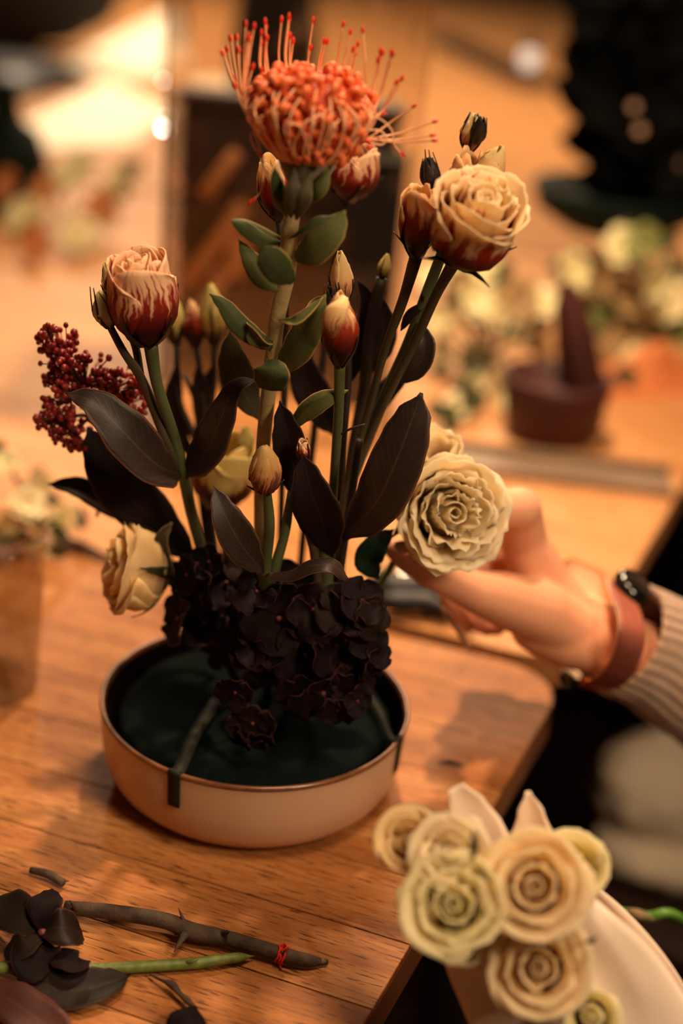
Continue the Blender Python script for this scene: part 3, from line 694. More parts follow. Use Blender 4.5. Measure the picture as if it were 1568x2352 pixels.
# E: small bud on dark stem, behind centre
Eb = L('lisianthus_bud_stem', 'tall dark stem tipped by a tiny pale green bud, between protea and right flowers', 770, 1300, .73)
stem(Eb, [(876, 640, .73), (850, 760, .73), (835, 900, .73), (800, 1100, .73), (770, 1400, .73)], [14, 15, 14, 14, 14], m_stemd, .73)
head(Eb, V(876, 640, .73), V(890, 582, .73), PX(14, .73), BUDT, m_pet_bb, 3, 1, seed=41, sep=4, seplen=.9, sepflare=.1)
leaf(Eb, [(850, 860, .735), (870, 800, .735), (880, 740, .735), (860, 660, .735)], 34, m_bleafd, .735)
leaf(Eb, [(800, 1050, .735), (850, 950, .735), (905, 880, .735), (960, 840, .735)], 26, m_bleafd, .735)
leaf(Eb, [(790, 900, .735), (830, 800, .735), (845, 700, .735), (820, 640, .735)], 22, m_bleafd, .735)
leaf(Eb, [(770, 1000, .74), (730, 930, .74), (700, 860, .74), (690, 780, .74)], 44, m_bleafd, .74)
# F: bloom behind protea neck, two heads
Fb = L('striped_lisianthus', 'blurred striped flower right behind the neck of the pincushion', 690, 1300, .75)
stem(Fb, [(800, 450, .78), (770, 600, .78), (745, 800, .78), (720, 1000, .77), (690, 1300, .76), (690, 1380, .76)], 9, m_stemd, .78)
head(Fb, V(800, 460, .78), V(822, 335, .775), PX(54, .78), ROSE, m_pet_left, 9, 3, seed=51, sep=4, ruffle=.06, label='striped red and pink flower')
Ff = L('striped_lisianthus', 'blurred pale and red bud left behind the neck of the pincushion', 640, 1300, .74)
stem(Ff, [(640, 500, .72), (655, 700, .73), (650, 1000, .735), (640, 1390, .74)], 8, m_stemd, .73)
head(Ff, V(643, 505, .72), V(615, 362, .715), PX(34, .72), TULIP, m_pet_right, 6, 2, seed=52, sep=4)
# G: back left buds
for i, (bx, by, tx, ty, r, mt, lab) in enumerate([(492, 790, 485, 652, 32, m_pet_bb, 'blurred yellow green bud behind the protea leaf at left'), (405, 790, 385, 662, 30, m_pet_bb, 'blurred bud just right of the striped left flower'), (450, 800, 440, 690, 24, m_pet_dark, 'blurred dark bud in the gap of the back left buds')]):
    G_ = L('lisianthus_bud_stem', lab, 470, 1300, .77)
    stem(G_, [(bx, by - 4, .79), (bx - 5 + 12 * i, by + 130, .785), (455 + 8 * i, 1050, .78), (480 + 10 * i, 1300, .76), (490 + 10 * i, 1370, .75)], 8, m_stemd, .78)
    head(G_, V(bx, by, .79), V(tx, ty, .79), PX(r, .79), BUDT, mt, 4, 1, seed=60 + i, sep=5, seplen=.75, sepflare=.5, calyx=.5)
    stem(G_, [(bx + 14 - 20 * i, by + 60, .79), (bx + 20, by + 180, .785), (470 + 8 * i, 1060, .78)], 6, m_stemd, .78, name='side_stem')
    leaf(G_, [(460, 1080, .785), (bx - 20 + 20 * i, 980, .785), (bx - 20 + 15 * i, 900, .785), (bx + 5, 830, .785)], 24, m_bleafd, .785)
# H: back striped bloom behind left leaves
Hh = L('striped_lisianthus', 'blurred yellow flower with red stripes half hidden behind the brown leaves, centre left', 520, 1300, .76)
stem(Hh, [(505, 1160, .75), (515, 1250, .75), (520, 1370, .75)], 10, m_stemd, .75)
head(Hh, V(500, 1165, .755), V(520, 1010, .75), PX(78, .75), ROSE, m_pet_back, 8, 2, seed=71, sep=3, flare=.1)
head(Hh, V(560, 1040, .755), V(566, 980, .75), PX(20, .75), BUDT, m_pet_bb, 3, 1, seed=72, sep=3)
# I: small centre bud stem
I = L('lisianthus_bud_stem', 'round tan wrinkled bud low in front, with brown paired leaves at its foot', 610, 1320, .655)
stem(I, [(612, 1120, .645), (618, 1210, .648), (608, 1310, .655), (606, 1400, .66)], [11, 14, 15, 15], m_stemg, .65)
stem(I, [(668, 1130, .66), (655, 1220, .66), (628, 1320, .66), (620, 1400, .66)], [9, 12, 14, 14], m_stemg, .66, name='side_stem')
head(I, V(612, 1130, .645), V(605, 1024, .637), PX(36, .64), [.35, .85, 1.02, 1.0, .84, .58, .16], m_pet_tan, 5, 1, seed=81, sep=4, seplen=.22, spiral=.12, topdrop=.05, twist=.6, calyx=.12, label='tan bud with twisted veined petals')
leaf(I, [(606, 1315, .652), (560, 1260, .642), (520, 1190, .638), (490, 1115, .642)], 46, m_bleaf, .64, nrm=(.3, -.9, .3), fold=.2, n=24)
leaf(I, [(612, 1320, .65), (665, 1322, .638), (715, 1300, .632), (765, 1300, .632), (798, 1332, .636)], 24, m_bleaf, .636, nrm=(0, -.45, .9), fold=-.1, wave=.08, prof=[.4, .8, .95, 1.0, 1.0, .95, .3], n=24)
# J: tiny dark bud, pointed central leaf
J = L('lisianthus_bud_stem', 'tiny dark bud with a copper tip and broad burgundy leaves, bowl centre', 730, 1320, .665)
stem(J, [(697, 1060, .66), (690, 1150, .66), (720, 1260, .665), (735, 1400, .67)], [7, 9, 12, 14], m_stem, .66)
stem(J, [(740, 1200, .67), (748, 1300, .67), (750, 1400, .67)], [16, 18, 18], m_stemg, .67, name='side_stem')
head(J, V(697, 1062, .66), V(696, 1012, .658), PX(16, .66), TULIP, m_pet_dark, 4, 1, seed=91, sep=4, seplen=.9)
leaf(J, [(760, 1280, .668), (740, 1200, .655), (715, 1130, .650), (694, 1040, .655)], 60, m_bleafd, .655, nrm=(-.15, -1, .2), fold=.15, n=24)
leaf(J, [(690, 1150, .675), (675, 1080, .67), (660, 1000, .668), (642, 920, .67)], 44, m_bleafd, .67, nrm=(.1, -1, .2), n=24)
leaf(J, [(785, 1235, .665), (860, 1160, .652), (905, 1070, .648), (940, 980, .65), (968, 902, .655)], 66, m_bleaf, .652, nrm=(-.25, -.95, .3), fold=-.12, wave=.05, prof=[.2, .82, 1.0, 1.0, .90, .66, .06], n=28)
leaf(J, [(870, 1330, .69), (845, 1290, .685), (865, 1250, .682), (905, 1215, .685)], 36, m_gleafd, .685, nrm=(0, -1, .2), label='bottle green leaf')
stem(J, [(826, 1010, .68), (810, 1120, .68), (790, 1250, .68), (770, 1400, .68)], [10, 10, 10, 10], m_stemd, .68, name='side_stem')
stem(J, [(775, 1002, .668), (805, 985, .664), (838, 975, .664)], [2, 3, 3], m_stemd, .67, name='side_stem')

# ================================================================ WHITE LISIANTHUS
WL = L('white_lisianthus', 'cream white bloom low on the left, facing away over the bowl edge', 480, 1380, .70)
stem(WL, [(375, 1330, .70), (430, 1360, .705), (500, 1400, .71)], [9, 9, 9], m_stemd, .70)
head(WL, V(385, 1318, .692), V(252, 1300, .684), PX(95, .675), [.25, .75, .98, 1.05, 1.02, .95, .9], m_white2, 13, 3, seed=101, sep=4, seplen=.6, sepmat=m_sepalg, sepflare=.2, flare=.30, ruffle=.12, inner=.45, heart=5, topdrop=.18, lift=.12, nu=18, nv=18, label='cream ruffled flower')
leaf(WL, [(395, 1200, .69), (370, 1240, .685), (380, 1290, .685), (400, 1330, .69)], 18, m_pold, .69)
WR = L('white_lisianthus', 'cream white ruffled bloom held between finger and thumb, right of the bowl', 880, 1330, .71)
stem(WR, [(985, 1190, .72), (930, 1250, .72), (880, 1330, .715), (830, 1400, .71)], [9, 9, 9, 9], m_greenstem2, .72)
head(WR, V(985, 1165, .725), V(1050, 1182, .672), PX(98, .70), [.30, .80, 1.0, 1.06, 1.05, 1.02, 1.0], m_white, 22, 4, seed=111, sep=4, seplen=.7, sepmat=m_sepalg, flare=.36, ruffle=.22, inner=.40, heart=5, topdrop=.2, lift=.04, nu=20, nv=20, width=1.1, label='cream ruffled flower with a spiralled centre')
head(WR, V(1020, 1110, .73), V(1005, 1020, .715), PX(54, .72), [.3, .7, .9, 1.0, 1.0, .98, .96], m_white, 7, 2, seed=112, sep=2, flare=.15, ruffle=.26, topdrop=.3, label='upright outer petals')
head(WR, V(1018, 1050, .75), V(1040, 996, .75), PX(18, .75), TULIP, m_pet_bud, 4, 1, seed=113, sep=3, seplen=.8, flare=.25, label='small pale bud above')

# ================================================================ SKIMMIA (red buds)
def berry_mesh():
    g = Geo(); ell(g, (0, 0, 0), 1, 1, 1.15, None, 8, 6); tube(g, [(0, 0, -2.6), (0, 0, -.9)], [.32, .36], 5, 1, 1); o = make('tmp', g, [m_berry, m_branchlet], origin=(0, 0, 0)); me = o.data; bpy.data.objects.remove(o); return me
BM = berry_mesh()
def skimmia(label, lobes, root, n, rb, Y, seed, stempts):
    rnd = random.Random(seed); S = thing('skimmia', label, 'flower', V(stempts[-1][0], stempts[-1][1], stempts[-1][2]))
    stem(S, stempts, [7, 9, 9, 10], m_branchlet, Y)
    g = Geo(); tot = sum(l[2] * l[3] for l in lobes); rt = V(*root, Y)
    for (cx, cy, rx, ry) in lobes:
        c = V(cx, cy, Y); k = int(n * rx * ry / tot)
        hub = V(cx + (root[0] - cx) * .25, cy + (root[1] - cy) * .25, Y)
        tube(g, [rt, rt.lerp(hub, .5) + Vector((0, 0, .002)), hub], [PX(6, Y), PX(4, Y)], 6)
        ns = max(4, k // 6); subs = []
        for j in range(ns):
            a = rnd.uniform(0, 2 * PI); rr = math.sqrt(rnd.random()) * .72
            s = V(cx + rx * rr * math.cos(a), cy + ry * rr * math.sin(a), Y + rnd.uniform(-.6, .6) * PX(min(rx, ry), Y))
            subs.append(s); tube(g, [hub, hub.lerp(s, .5) + Vector((0, 0, -.001)), s], [PX(4, Y), PX(2.2, Y)], 5)
        for j in range(k):
            s = subs[j % ns]; d = Vector((rnd.gauss(0, 1), rnd.gauss(0, 1), rnd.gauss(0, 1))).normalized()
            d = (d + (s - hub).normalized() * .7).normalized(); p = s + d * PX(rnd.uniform(12, 24), Y)
            tube(g, [s, s.lerp(p, .8)], [PX(2.4, Y), PX(1.8, Y)], 4, 1)
            r = PX(rb * rnd.uniform(.75, 1.15), Y); inst('bud', BM, S, p, frame(d), (r, r, r))
    if n > 100:
        g2 = Geo()
        for (cx, cy, rx, ry) in lobes:
            for j in range(26):
                a = rnd.uniform(0, 6.28); rr = math.sqrt(rnd.random()); p = V(cx + rx * rr * math.cos(a), cy + ry * rr * math.sin(a), Y + rnd.uniform(.0, .7) * PX(rx, Y))
                r = PX(rb * rnd.uniform(.6, .95), Y); ell(g2, p, r, r, r * 1.2, None, 7, 5); tube(g2, [V(cx + (root[0] - cx) * .25, cy + (root[1] - cy) * .25, Y), p], [PX(2, Y), PX(1.5, Y)], 4, 2)
        tag(make('small_buds', g2, m_berry, S), kind='stuff')
    make('branchlets', g, m_branchlet, S)
    return S
SK = skimmia('red budded skimmia cluster at the far left of the bowl, above a black leaf', [(135, 800, 55, 62), (190, 850, 75, 55), (265, 880, 62, 45), (150, 900, 62, 50), (135, 965, 55, 40), (165, 1000, 45, 38), (300, 925, 38, 38)], (215, 960), 285, 8.6, .70, 5, [(200, 960, .70), (260, 1010, .705), (370, 1150, .715), (480, 1380, .72)])
leaf(SK, [(330, 1215, .725), (250, 1160, .72), (180, 1120, .72), (108, 1112, .72)], 30, m_bleafd, .72, nrm=(.2, -.8, .6), fold=.35)
skimmia('small skimmia tuft low at left, just behind the black leaf', [(262, 1165, 45, 28), (240, 1150, 25, 20)], (310, 1190), 40, 6, .74, 6, [(290, 1180, .74), (330, 1210, .74), (400, 1300, .735), (480, 1390, .73)])

# ================================================================ HYDRANGEA
HY = thing('hydrangea', 'mass of dark burgundy hydrangea florets over the foam in the bowl centre', 'flower', V(700, 1600, .70))
def hyd_floret(c, nrm, r, rnd, mat, parent, closed=0):
    q = frame(nrm) @ Quaternion((0, 0, 1), rnd.uniform(0, 6))
    g = Geo(); ell(g, c + nrm * r * .04, r * .09, r * .09, r * .08, None, 8, 5); tube(g, [c - nrm * r * .9, c], [r * .05, r * .05], 5, 1)
    fo = make('floret', g, m_hydc, parent)
    for k in range(4):
        a = k * PI / 2 + rnd.uniform(-.12, .12); cup = rnd.uniform(.0, .5) + closed
        d = q @ Vector((math.cos(a), math.sin(a), 0)); up = q @ Vector((0, 0, 1))
        L_ = r * rnd.uniform(.85, 1.15)
        pts = [c + d * L_ * .04, c + d * L_ * .4 + up * L_ * .10 * cup, c + d * L_ * .75 + up * L_ * .35 * cup, c + d * L_ + up * L_ * (.75 * cup + rnd.uniform(-.15, .1))]
        g = Geo(); leafgeo(g, pts, [L_ * w_ for w_ in (.10, .34, .52, .60, .55, .40, .14)], up, fold=rnd.uniform(-.2, .3), wave=.22, n=10, m=8)
        make('petal', g, mat, fo, solid=SOL)
rnd = random.Random(77)
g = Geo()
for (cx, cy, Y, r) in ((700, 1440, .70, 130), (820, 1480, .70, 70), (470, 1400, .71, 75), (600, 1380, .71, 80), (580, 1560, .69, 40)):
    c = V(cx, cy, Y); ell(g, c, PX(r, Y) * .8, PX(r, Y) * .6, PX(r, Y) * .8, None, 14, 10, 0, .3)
for (cx, cy) in ((700, 1440), (470, 1400), (600, 1400), (800, 1480)):
    tube(g, [V(cx, cy, .70), (FC.x + (V(cx, cy, .7).x - FC.x) * .4, .71, .792)], [.003, .003], 8)
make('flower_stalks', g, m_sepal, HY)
spots = [(640, 1420, 62), (720, 1400, 52), (600, 1480, 50), (790, 1400, 50), (840, 1460, 44), (770, 1480, 55), (700, 1500, 60), (740, 1590, 62), (800, 1560, 48), (690, 1600, 44), (620, 1540, 34), (570, 1490, 40), (540, 1590, 36), (580, 1660, 44), (555, 1690, 30), (600, 1700, 26), (850, 1530, 40), (830, 1380, 42), (760, 1350, 40), (660, 1345, 46), (590, 1360, 44), (520, 1340, 50), (450, 1350, 52), (410, 1420, 46), (470, 1430, 48), (530, 1440, 46), (430, 1320, 36), (500, 1500, 30), (850, 1415, 40), (775, 1630, 34), (820, 1610, 30), (870, 1500, 26), (480, 1290, 36), (560, 1300, 36)]
for i, (x, y, r) in enumerate(spots):
    Y = .655 if y > 1350 else .68
    if 380 < x < 540: Y = .685
    if y > 1580: Y = .640 + (x > 650) * .006
    c = V(x, y, Y); n_ = Vector(((x - 670) / 300 + rnd.uniform(-.4, .4), -1 + rnd.uniform(-.2, .5), (1480 - y) / 300 + .35 + rnd.uniform(-.4, .4))).normalized()
    hyd_floret(c, n_, PX(r * 1.5, Y), rnd, m_hydg if i % 5 == 3 else m_hyd, HY, .1)
lf = leaf(HY, [(845, 1330, .68), (850, 1380, .675), (862, 1440, .675)], 14, m_pold, .675, label='pale brown withered sliver', name='petal')
leaf(HY, [(840, 1540, .665), (860, 1520, .66), (892, 1505, .66)], 30, m_hyd, .66, name='petal')

# ================================================================ TABLE DEBRIS (front left)
def flat_leaf(name, P, hw, mat, label, cat, z=.006, fold=.2, grp=None, parent=None, nrm=(0, -.2, 1), prof=None, wave=.1):
    pts = [T(x, y, .75 + (zz if zz is not None else z)) for x, y, zz in [(p + (None,))[:3] for p in P]]
    W = PX(hw, .60); g = Geo(); leafgeo(g, pts, [W * q for q in prof] if prof else W, nrm, fold=fold, wave=wave, n=20)
    zmin = min(v.z for v in g.v); dz = max(0, .7506 - zmin)
    if dz: g.v = [v + Vector((0, 0, dz)) for v in g.v]
    o = make(name, g, mat, parent, solid=SOL)
    if cat: tag(o, label, cat, grp)
    return o
def tT(x, y, h): return T(x, y, .75 + h)
rs = thing('rose_stem', 'thorny grey brown cut stem lying on the table front, wrapped by a red thread', 'stem', tT(450, 2120, 0))
r0 = PX(21, .60)
g = Geo(); tube(g, [tT(150, 2085, .006), tT(260, 2095, .008), tT(380, 2115, .008), tT(440, 2140, .007), tT(540, 2160, .006), tT(640, 2190, .0055), tT(700, 2205, .0045), tT(752, 2210, .0025)], [r0 * .9, r0 * .95, r0, r0 * 1.15, r0 * .95, r0 * .95, r0 * .85, r0 * .35], 14, 44)
make('stem', g, m_bark, rs)
for b, t_, r in (((428, 2130), (410, 2086), 4.5), ((425, 2145), (400, 2186), 7), ((510, 2145), (528, 2139), 7), ((178, 2088), (160, 2068), 6)):
    g = Geo(); p, q = tT(b[0], b[1], .008), tT(t_[0], t_[1], .006 if t_[1] > b[1] else .016)
    tube(g, [p, p.lerp(q, .5), q], [PX(r * 1.7, .6), PX(r, .6), PX(1.4, .6)], 8); make('thorn', g, m_bark, rs)
g = Geo(); tube(g, [tT(736, 2207, .004), tT(753, 2211, .0025)], [PX(9, .6), PX(3, .6)], 8, 3); make('cut_end', g, m_cut, rs)
g = Geo()
for k in range(3):
    c = tT(640 + 7 * k, 2190 + 2 * k, .0057); ax = (tT(700, 2205, .0045) - tT(600, 2178, .006)).normalized(); u = ax.orthogonal().normalized(); b = ax.cross(u)
    tube(g, [c + (u * math.cos(a) + b * math.sin(a)) * r0 * 1.05 + ax * random.uniform(-.0006, .0006) for a in [i * PI / 6 for i in range(13)]], .0006, 5, 30)
tube(g, [tT(645, 2185, .010), tT(660, 2175, .013), tT(652, 2168, .012)], .0006, 5); tube(g, [tT(640, 2205, .004), tT(645, 2225, .001)], .0006, 5)
make('red_thread', g, m_redtape, rs)
gs = thing('flower_stem', 'smooth green cut stem lying beneath the thorny brown one', 'stem', tT(300, 2220, 0))
g = Geo(); rg = PX(15, .58); tube(g, [tT(-120, 2222, .005), tT(60, 2224, .005), tT(200, 2226, .0045), tT(330, 2220, .0045), tT(450, 2212, .0045), tT(540, 2200, .0045), tT(584, 2196, .0035)], [rg, rg, rg, rg, rg * 1.0, rg * .9, rg * .1], 12, 44)
make('stem', g, m_greenstem2, gs)
g = Geo(); p = tT(440, 2208, .008); q = tT(455, 2203, .009); tube(g, [tT(425, 2210, .006), p, q], [PX(5, .6), PX(5, .6), PX(3, .6)], 8); make('leaf_node', g, m_greenstem2, gs)
tw = thing('cut_twig', 'short dark cut twig lying alone above the dark florets', 'twig', tT(110, 2010, 0))
g = Geo(); tube(g, [tT(70, 1998, .0035), tT(110, 2008, .004), tT(146, 2028, .0035)], [PX(9, .62), PX(12, .62), PX(11, .62)], 9); make('stem', g, m_bark, tw)
g = Geo(); tube(g, [tT(140, 2022, .004), tT(158, 2024, .003)], [PX(3, .62), PX(2, .62)], 6, 3); make('spur', g, m_bark, tw)
HF = thing('hydrangea_floret', 'dark burgundy floret fallen on the stems at the lower left', 'flower', tT(90, 2130, 0))
for (P_, hw, mt, nr) in (([(95, 2140, .012), (50, 2110, .018), (15, 2085, .018), (-25, 2070, .012)], 55, m_hydg, (0, -.4, 1)), ([(95, 2140, .014), (100, 2095, .022), (105, 2070, .022), (110, 2045, .016)], 44, m_hyd, (0, -.5, 1)),
                         ([(95, 2140, .014), (130, 2130, .02), (165, 2135, .018), (190, 2150, .010)], 50, m_bleafd, (0, -.4, 1)), ([(95, 2145, .012), (80, 2180, .012), (90, 2215, .010), (110, 2240, .006)], 60, m_hyd, (0, -.4, 1)),
                         ([(100, 2150, .013), (60, 2170, .015), (30, 2180, .012), (10, 2190, .008)], 34, m_hydg, (0, -.4, 1))):
    pts = [tT(x, y, z) for x, y, z in P_]; W = PX(hw, .6); g = Geo(); leafgeo(g, pts, [W * k for k in (.12, .6, .95, 1.05, 1, .75, .25)], nr, fold=.12, wave=.15, n=16)
    make('petal', g, mt, HF, solid=SOL)
g = Geo(); leafgeo(g, [tT(110, 2200, .010), tT(150, 2205, .012), tT(180, 2215, .011), tT(207, 2208, .008)], [PX(w_, .6) for w_ in (10, 30, 32, 20, 2)], (0, -.3, 1)); make('petal', g, m_hyd, HF, solid=SOL)
g = Geo(); ell(g, tT(97, 2142, .015), .0022, .0022, .0018); make('floret_centre', g, m_hydc, HF)
flat_leaf('fallen_leaf', [(35, 2232), (100, 2262), (170, 2275), (240, 2262), (300, 2238)], 66, m_bleafd, 'large dark leaf lying under the green stem at the lower left', 'leaf', z=.004, fold=.22)
flat_leaf('fallen_leaf', [(-60, 2260), (10, 2290), (70, 2330), (130, 2375), (180, 2420)], 60, M_leaf('reddish_leaf', (60, 28, 22), (84, 44, 34), (90, 46, 36), (90, 56, 44)), 'reddish brown leaf at the bottom left corner', 'leaf', z=.004, fold=.1)
dt = thing('dry_twig', 'withered dark twig ending in a curled black leaf, bottom front', 'twig', tT(400, 2280, 0))
g = Geo(); tube(g, [tT(345, 2238, .003), tT(372, 2252, .005), tT(395, 2262, .006), (tT(415, 2285, .005)), tT(432, 2300, .005), tT(446, 2312, .006)], [PX(r, .57) for r in (3, 4, 11, 7, 9, 5)], 9, 30); make('stem', g, m_bark, dt)
g = Geo(); leafgeo(g, [tT(446, 2310, .006), tT(430, 2330, .012), tT(430, 2360, .010), tT(440, 2400, .004)], [PX(w_, .56) for w_ in (8, 46, 52, 48, 30)], (0, -.3, 1), fold=-.3); make('leaf', g, m_hyd, dt, solid=SOL)
flat_leaf('fallen_petal', [(1005, 1752), (1035, 1752), (1068, 1760)], 9, m_hyd, 'tiny dark petal on the table right of the bowl', 'petal', z=.002, fold=.3)

# ================================================================ HAND, WATCH, SLEEVE
person = thing('person', 'person in ribbed beige sweater reaching in from the right, watch strap on the wrist', 'person', (.42, .80, 0))
gh = Geo()
def cap(a, b, ra, rb):
    A_, B_ = V(*a), V(*b); ra, rb = PX(ra, a[2]), PX(rb, b[2]); d = (B_ - A_); q = frame(d); Ln = d.length; pr = []
    for i in range(6): t = -PI / 2 + PI / 2 * i / 5; pr.append((max(1e-5, ra * math.cos(t)), ra * math.sin(t)))
    for i in range(6): t = PI / 2 * i / 5; pr.append((max(1e-5, rb * math.cos(t)), Ln + rb * math.sin(t)))
    lathe(gh, A_, pr, 20, axis=d)
def chain(pts):
    for (a, b) in zip(pts, pts[1:]): cap(a[:3], b[:3], a[3], b[3])
# forearm and wrist
chain([(1900, 1700, .82, 150), (1600, 1570, .79, 122), (1470, 1510, .775, 95), (1385, 1474, .765, 84), (1325, 1462, .76, 80)])
# ulnar bump, back of hand
chain([(1352, 1482, .750, 70), (1300, 1470, .75, 72), (1230, 1440, .748, 66)])
chain([(1335, 1445, .77, 70), (1248, 1348, .775, 74), (1200, 1242, .775, 60), (1192, 1168, .765, 55)])
chain([(1330, 1460, .79, 74), (1255, 1395, .80, 78), (1190, 1300, .80, 62)])
chain([(1320, 1450, .80, 70), (1240, 1420, .815, 66), (1150, 1370, .82, 50)])
# thenar and thumb
chain([(1335, 1465, .755, 72), (1240, 1405, .745, 80), (1150, 1375, .735, 70), (1100, 1362, .727, 56), (1045, 1340, .722, 44), (985, 1312, .718, 42), (930, 1280, .716, 33), (905, 1262, .716, 27)])
# index: up to the knuckle, along behind the bloom, bending down to the thumb tip
chain([(1192, 1168, .762, 55), (1110, 1172, .752, 44), (1050, 1190, .748, 40), (985, 1235, .735, 34), (935, 1262, .728, 28)])
# middle, ring, little: folded below the thumb
chain([(1195, 1270, .80, 52), (1110, 1290, .79, 42), (1040, 1320, .77, 37), (1035, 1370, .755, 33), (1068, 1432, .75, 27)])
chain([(1180, 1320, .82, 50), (1095, 1330, .81, 40), (1050, 1350, .79, 35), (1085, 1420, .775, 30), (1120, 1440, .77, 26)])
chain([(1160, 1370, .83, 44), (1100, 1370, .83, 34), (1090, 1400, .81, 30), (1140, 1440, .79, 26)])
raw = make('hand_raw', gh, m_skin, origin=(0, 0, 0))
md = raw.modifiers.new('r', 'REMESH'); md.mode = 'VOXEL'; md.voxel_size = .0016
md = raw.modifiers.new('s', 'SMOOTH'); md.factor = .6; md.iterations = 11
dg = bpy.context.evaluated_depsgraph_get(); me = bpy.data.meshes.new_from_object(raw.evaluated_get(dg)); bpy.data.objects.remove(raw)
me.name = 'hand'; me.transform(Matrix.Translation(-person.location)); me.polygons.foreach_set('use_smooth', [True] * len(me.polygons))
if not me.materials: me.materials.append(m_skin)
hand = bpy.data.objects.new('hand', me); COL.objects.link(hand); hand.parent = person
def nail(c, t, w_):
    g = Geo(); leafgeo(g, [V(*p) for p in c], [PX(x, .75) for x in w_], t, fold=-.35, wave=0, n=10, m=6); make('fingernail', g, m_nail, person, solid=.0005)
nail([(1012, 1395, .742), (1035, 1430, .738), (1060, 1465, .738), (1080, 1500, .74)], (-.6, -.7, -.2), (6, 11, 12, 12, 4))
nail([(945, 1262, .700), (925, 1256, .697), (905, 1250, .698)], (0, -.9, .5), (8, 13, 13, 6))
# sleeve: ribbed knit
AX = [V(1428, 1462, .77), V(1505, 1500, .78), V(1600, 1550, .79), V(1760, 1620, .81), V(1960, 1720, .84)]
SR = [PX(148, .77), PX(150, .78), PX(168, .79), PX(220, .81), PX(250, .84)]
Cn = crom(AX, 60); NR = 30
def ringframe(k):
    t = (Cn[min(k + 1, 60)] - Cn[max(k - 1, 0)]).normalized(); u = (Vector((0, 0, 1)) - t * t.z).normalized(); return t, u, t.cross(u)
def sfn(u, v):
    a = u * 2 * PI
    k = int(round(v * 64)); inner = k < 4
    kk = max(0, k - 4) if not inner else (4 - k) * 2
    t, U_, B_ = ringframe(kk); q = kk / 60
    r = interp(SR, q); rib = .0016 * (abs(math.cos(a * NR / 2 + .5 * math.sin(q * 9) + .15 * noise.noise(Cn[kk] * 90))) ** .7 - .6)
    r = r - .0045 if inner else r + rib * (1 if q < .9 else .8) + .0012 * noise.noise(Vector((a * 2, q * 8, 0)))
    if k in (4, 3): r -= .0014
    return Cn[kk] + U_ * math.cos(a) * r + B_ * math.sin(a) * r * .88
g = Geo(); g.grid(sfn, NR * 10, 64, True); make('sweater_sleeve', g, m_knit, person)['label'] = 'ribbed beige knitted sleeve cuff'
# watch
wax = (V(1560, 1525, .785) - V(1400, 1455, .768)).normalized(); wdn = (V(1366, 1392, .775) - V(1372, 1335, .785)).normalized()
ring = [(1432, 1380, .755, 1), (1450, 1452, .722, 1), (1428, 1530, .728, 1), (1380, 1570, .75, 1), (1320, 1560, .79, 1), (1288, 1480, .83, .6), (1284, 1380, .84, .2), (1300, 1318, .825, 0), (1345, 1328, .80, 0), (1392, 1352, .78, .2)]
RC = [V(*p[:3]) for p in ring]; n = len(RC); WV = [(wax * p[3] + wdn * (1 - p[3])).normalized() for p in ring]
def closed(L_, k):
    t = k / 72 * n; i = int(t); t -= i
    a, b, c, d = L_[(i - 1) % n], L_[i % n], L_[(i + 1) % n], L_[(i + 2) % n]
    return .5 * ((2 * b) + (c - a) * t + (2 * a - 5 * b + 4 * c - d) * t * t + (3 * b - a - 3 * c + d) * t ** 3)
RR = [closed(RC, k) for k in range(72)]; WW = [closed(WV, k).normalized() for k in range(72)]
rc = sum(RR, Vector()) / 72
def band(g, lo, hi, mi):
    prof = [(-.0095, lo), (-.0095, hi), (-.008, hi + .0003), (.008, hi + .0003), (.0095, hi), (.0095, lo)]
    def fn(u, v):
        k = int(round(u * 72)) % 72; p = RR[k]; t = (RR[(k + 1) % 72] - RR[k - 1]).normalized(); wv = WW[k]; o_ = t.cross(wv).normalized()
        wt = max(0, min(1, wv.dot(wax))) if wv.dot(wdn) < .9 else 0
        if o_.dot((p - rc).normalized() * wt + Vector((0, 2, 0)) * (1 - wt)) < 0: o_ = -o_
        w_, h = prof[int(round(v * 5)) % 6]; return p + wv * w_ + o_ * h
    g.grid(fn, 72, 5, True, mi)
watch = None
g = Geo(); band(g, .0, .0016, 0); strap = make('watch_strap', g, m_strap, person); strap['label'] = 'mauve brown leather watch strap'
g = Geo(); band(g, -.0006, -.0002, 0); make('strap_lining', g, m_strapin, strap)
cp = V(1452, 1350, .775) + wax * .0; nup = (cp - rc); nup = (nup - wax * nup.dot(wax)).normalized()
g = Geo(); lathe(g, cp, [(.0001, -.004), (.0115, -.004), (.0130, -.002), (.0130, .002), (.0122, .0035)], 28, axis=nup); make('watch_case', g, m_metal_dark, strap)
g = Geo(); lathe(g, cp, [(.0122, .0034), (.0110, .0050), (.008, .0060), (.0001, .0064)], 28, axis=nup); make('watch_glass', g, m_blackglass, strap)
g = Geo(); tube(g, [V(1335, 1560, .735), V(1352, 1563, .731)], PX(6, .74), 10, 3); make('buckle', g, m_copper, strap)
g = Geo(); leafgeo(g, [V(1290, 1548, .74), V(1310, 1566, .737), V(1330, 1568, .737)], [PX(14, .74), PX(20, .74), PX(8, .74)], (0, -1, -.2)); make('strap_tail', g, m_blackglass, strap, solid=.0015)
# sweater body past the frame edge
g = Geo()
def bfn(u, v):
    a = u * 2 * PI; z = .84 + v * .60; c = Vector((.475 + .01 * math.sin(v * 5), 1.02, z)); r = .15 * (1 - .25 * abs(v - .55))
    return c + Vector((r * 1.0 * math.cos(a), r * .7 * math.sin(a), 0)) * (1 + .03 * math.sin(a * 7 + v * 9))
g.grid(bfn, 60, 20, True); make('sweater_body', g, m_knit, person)

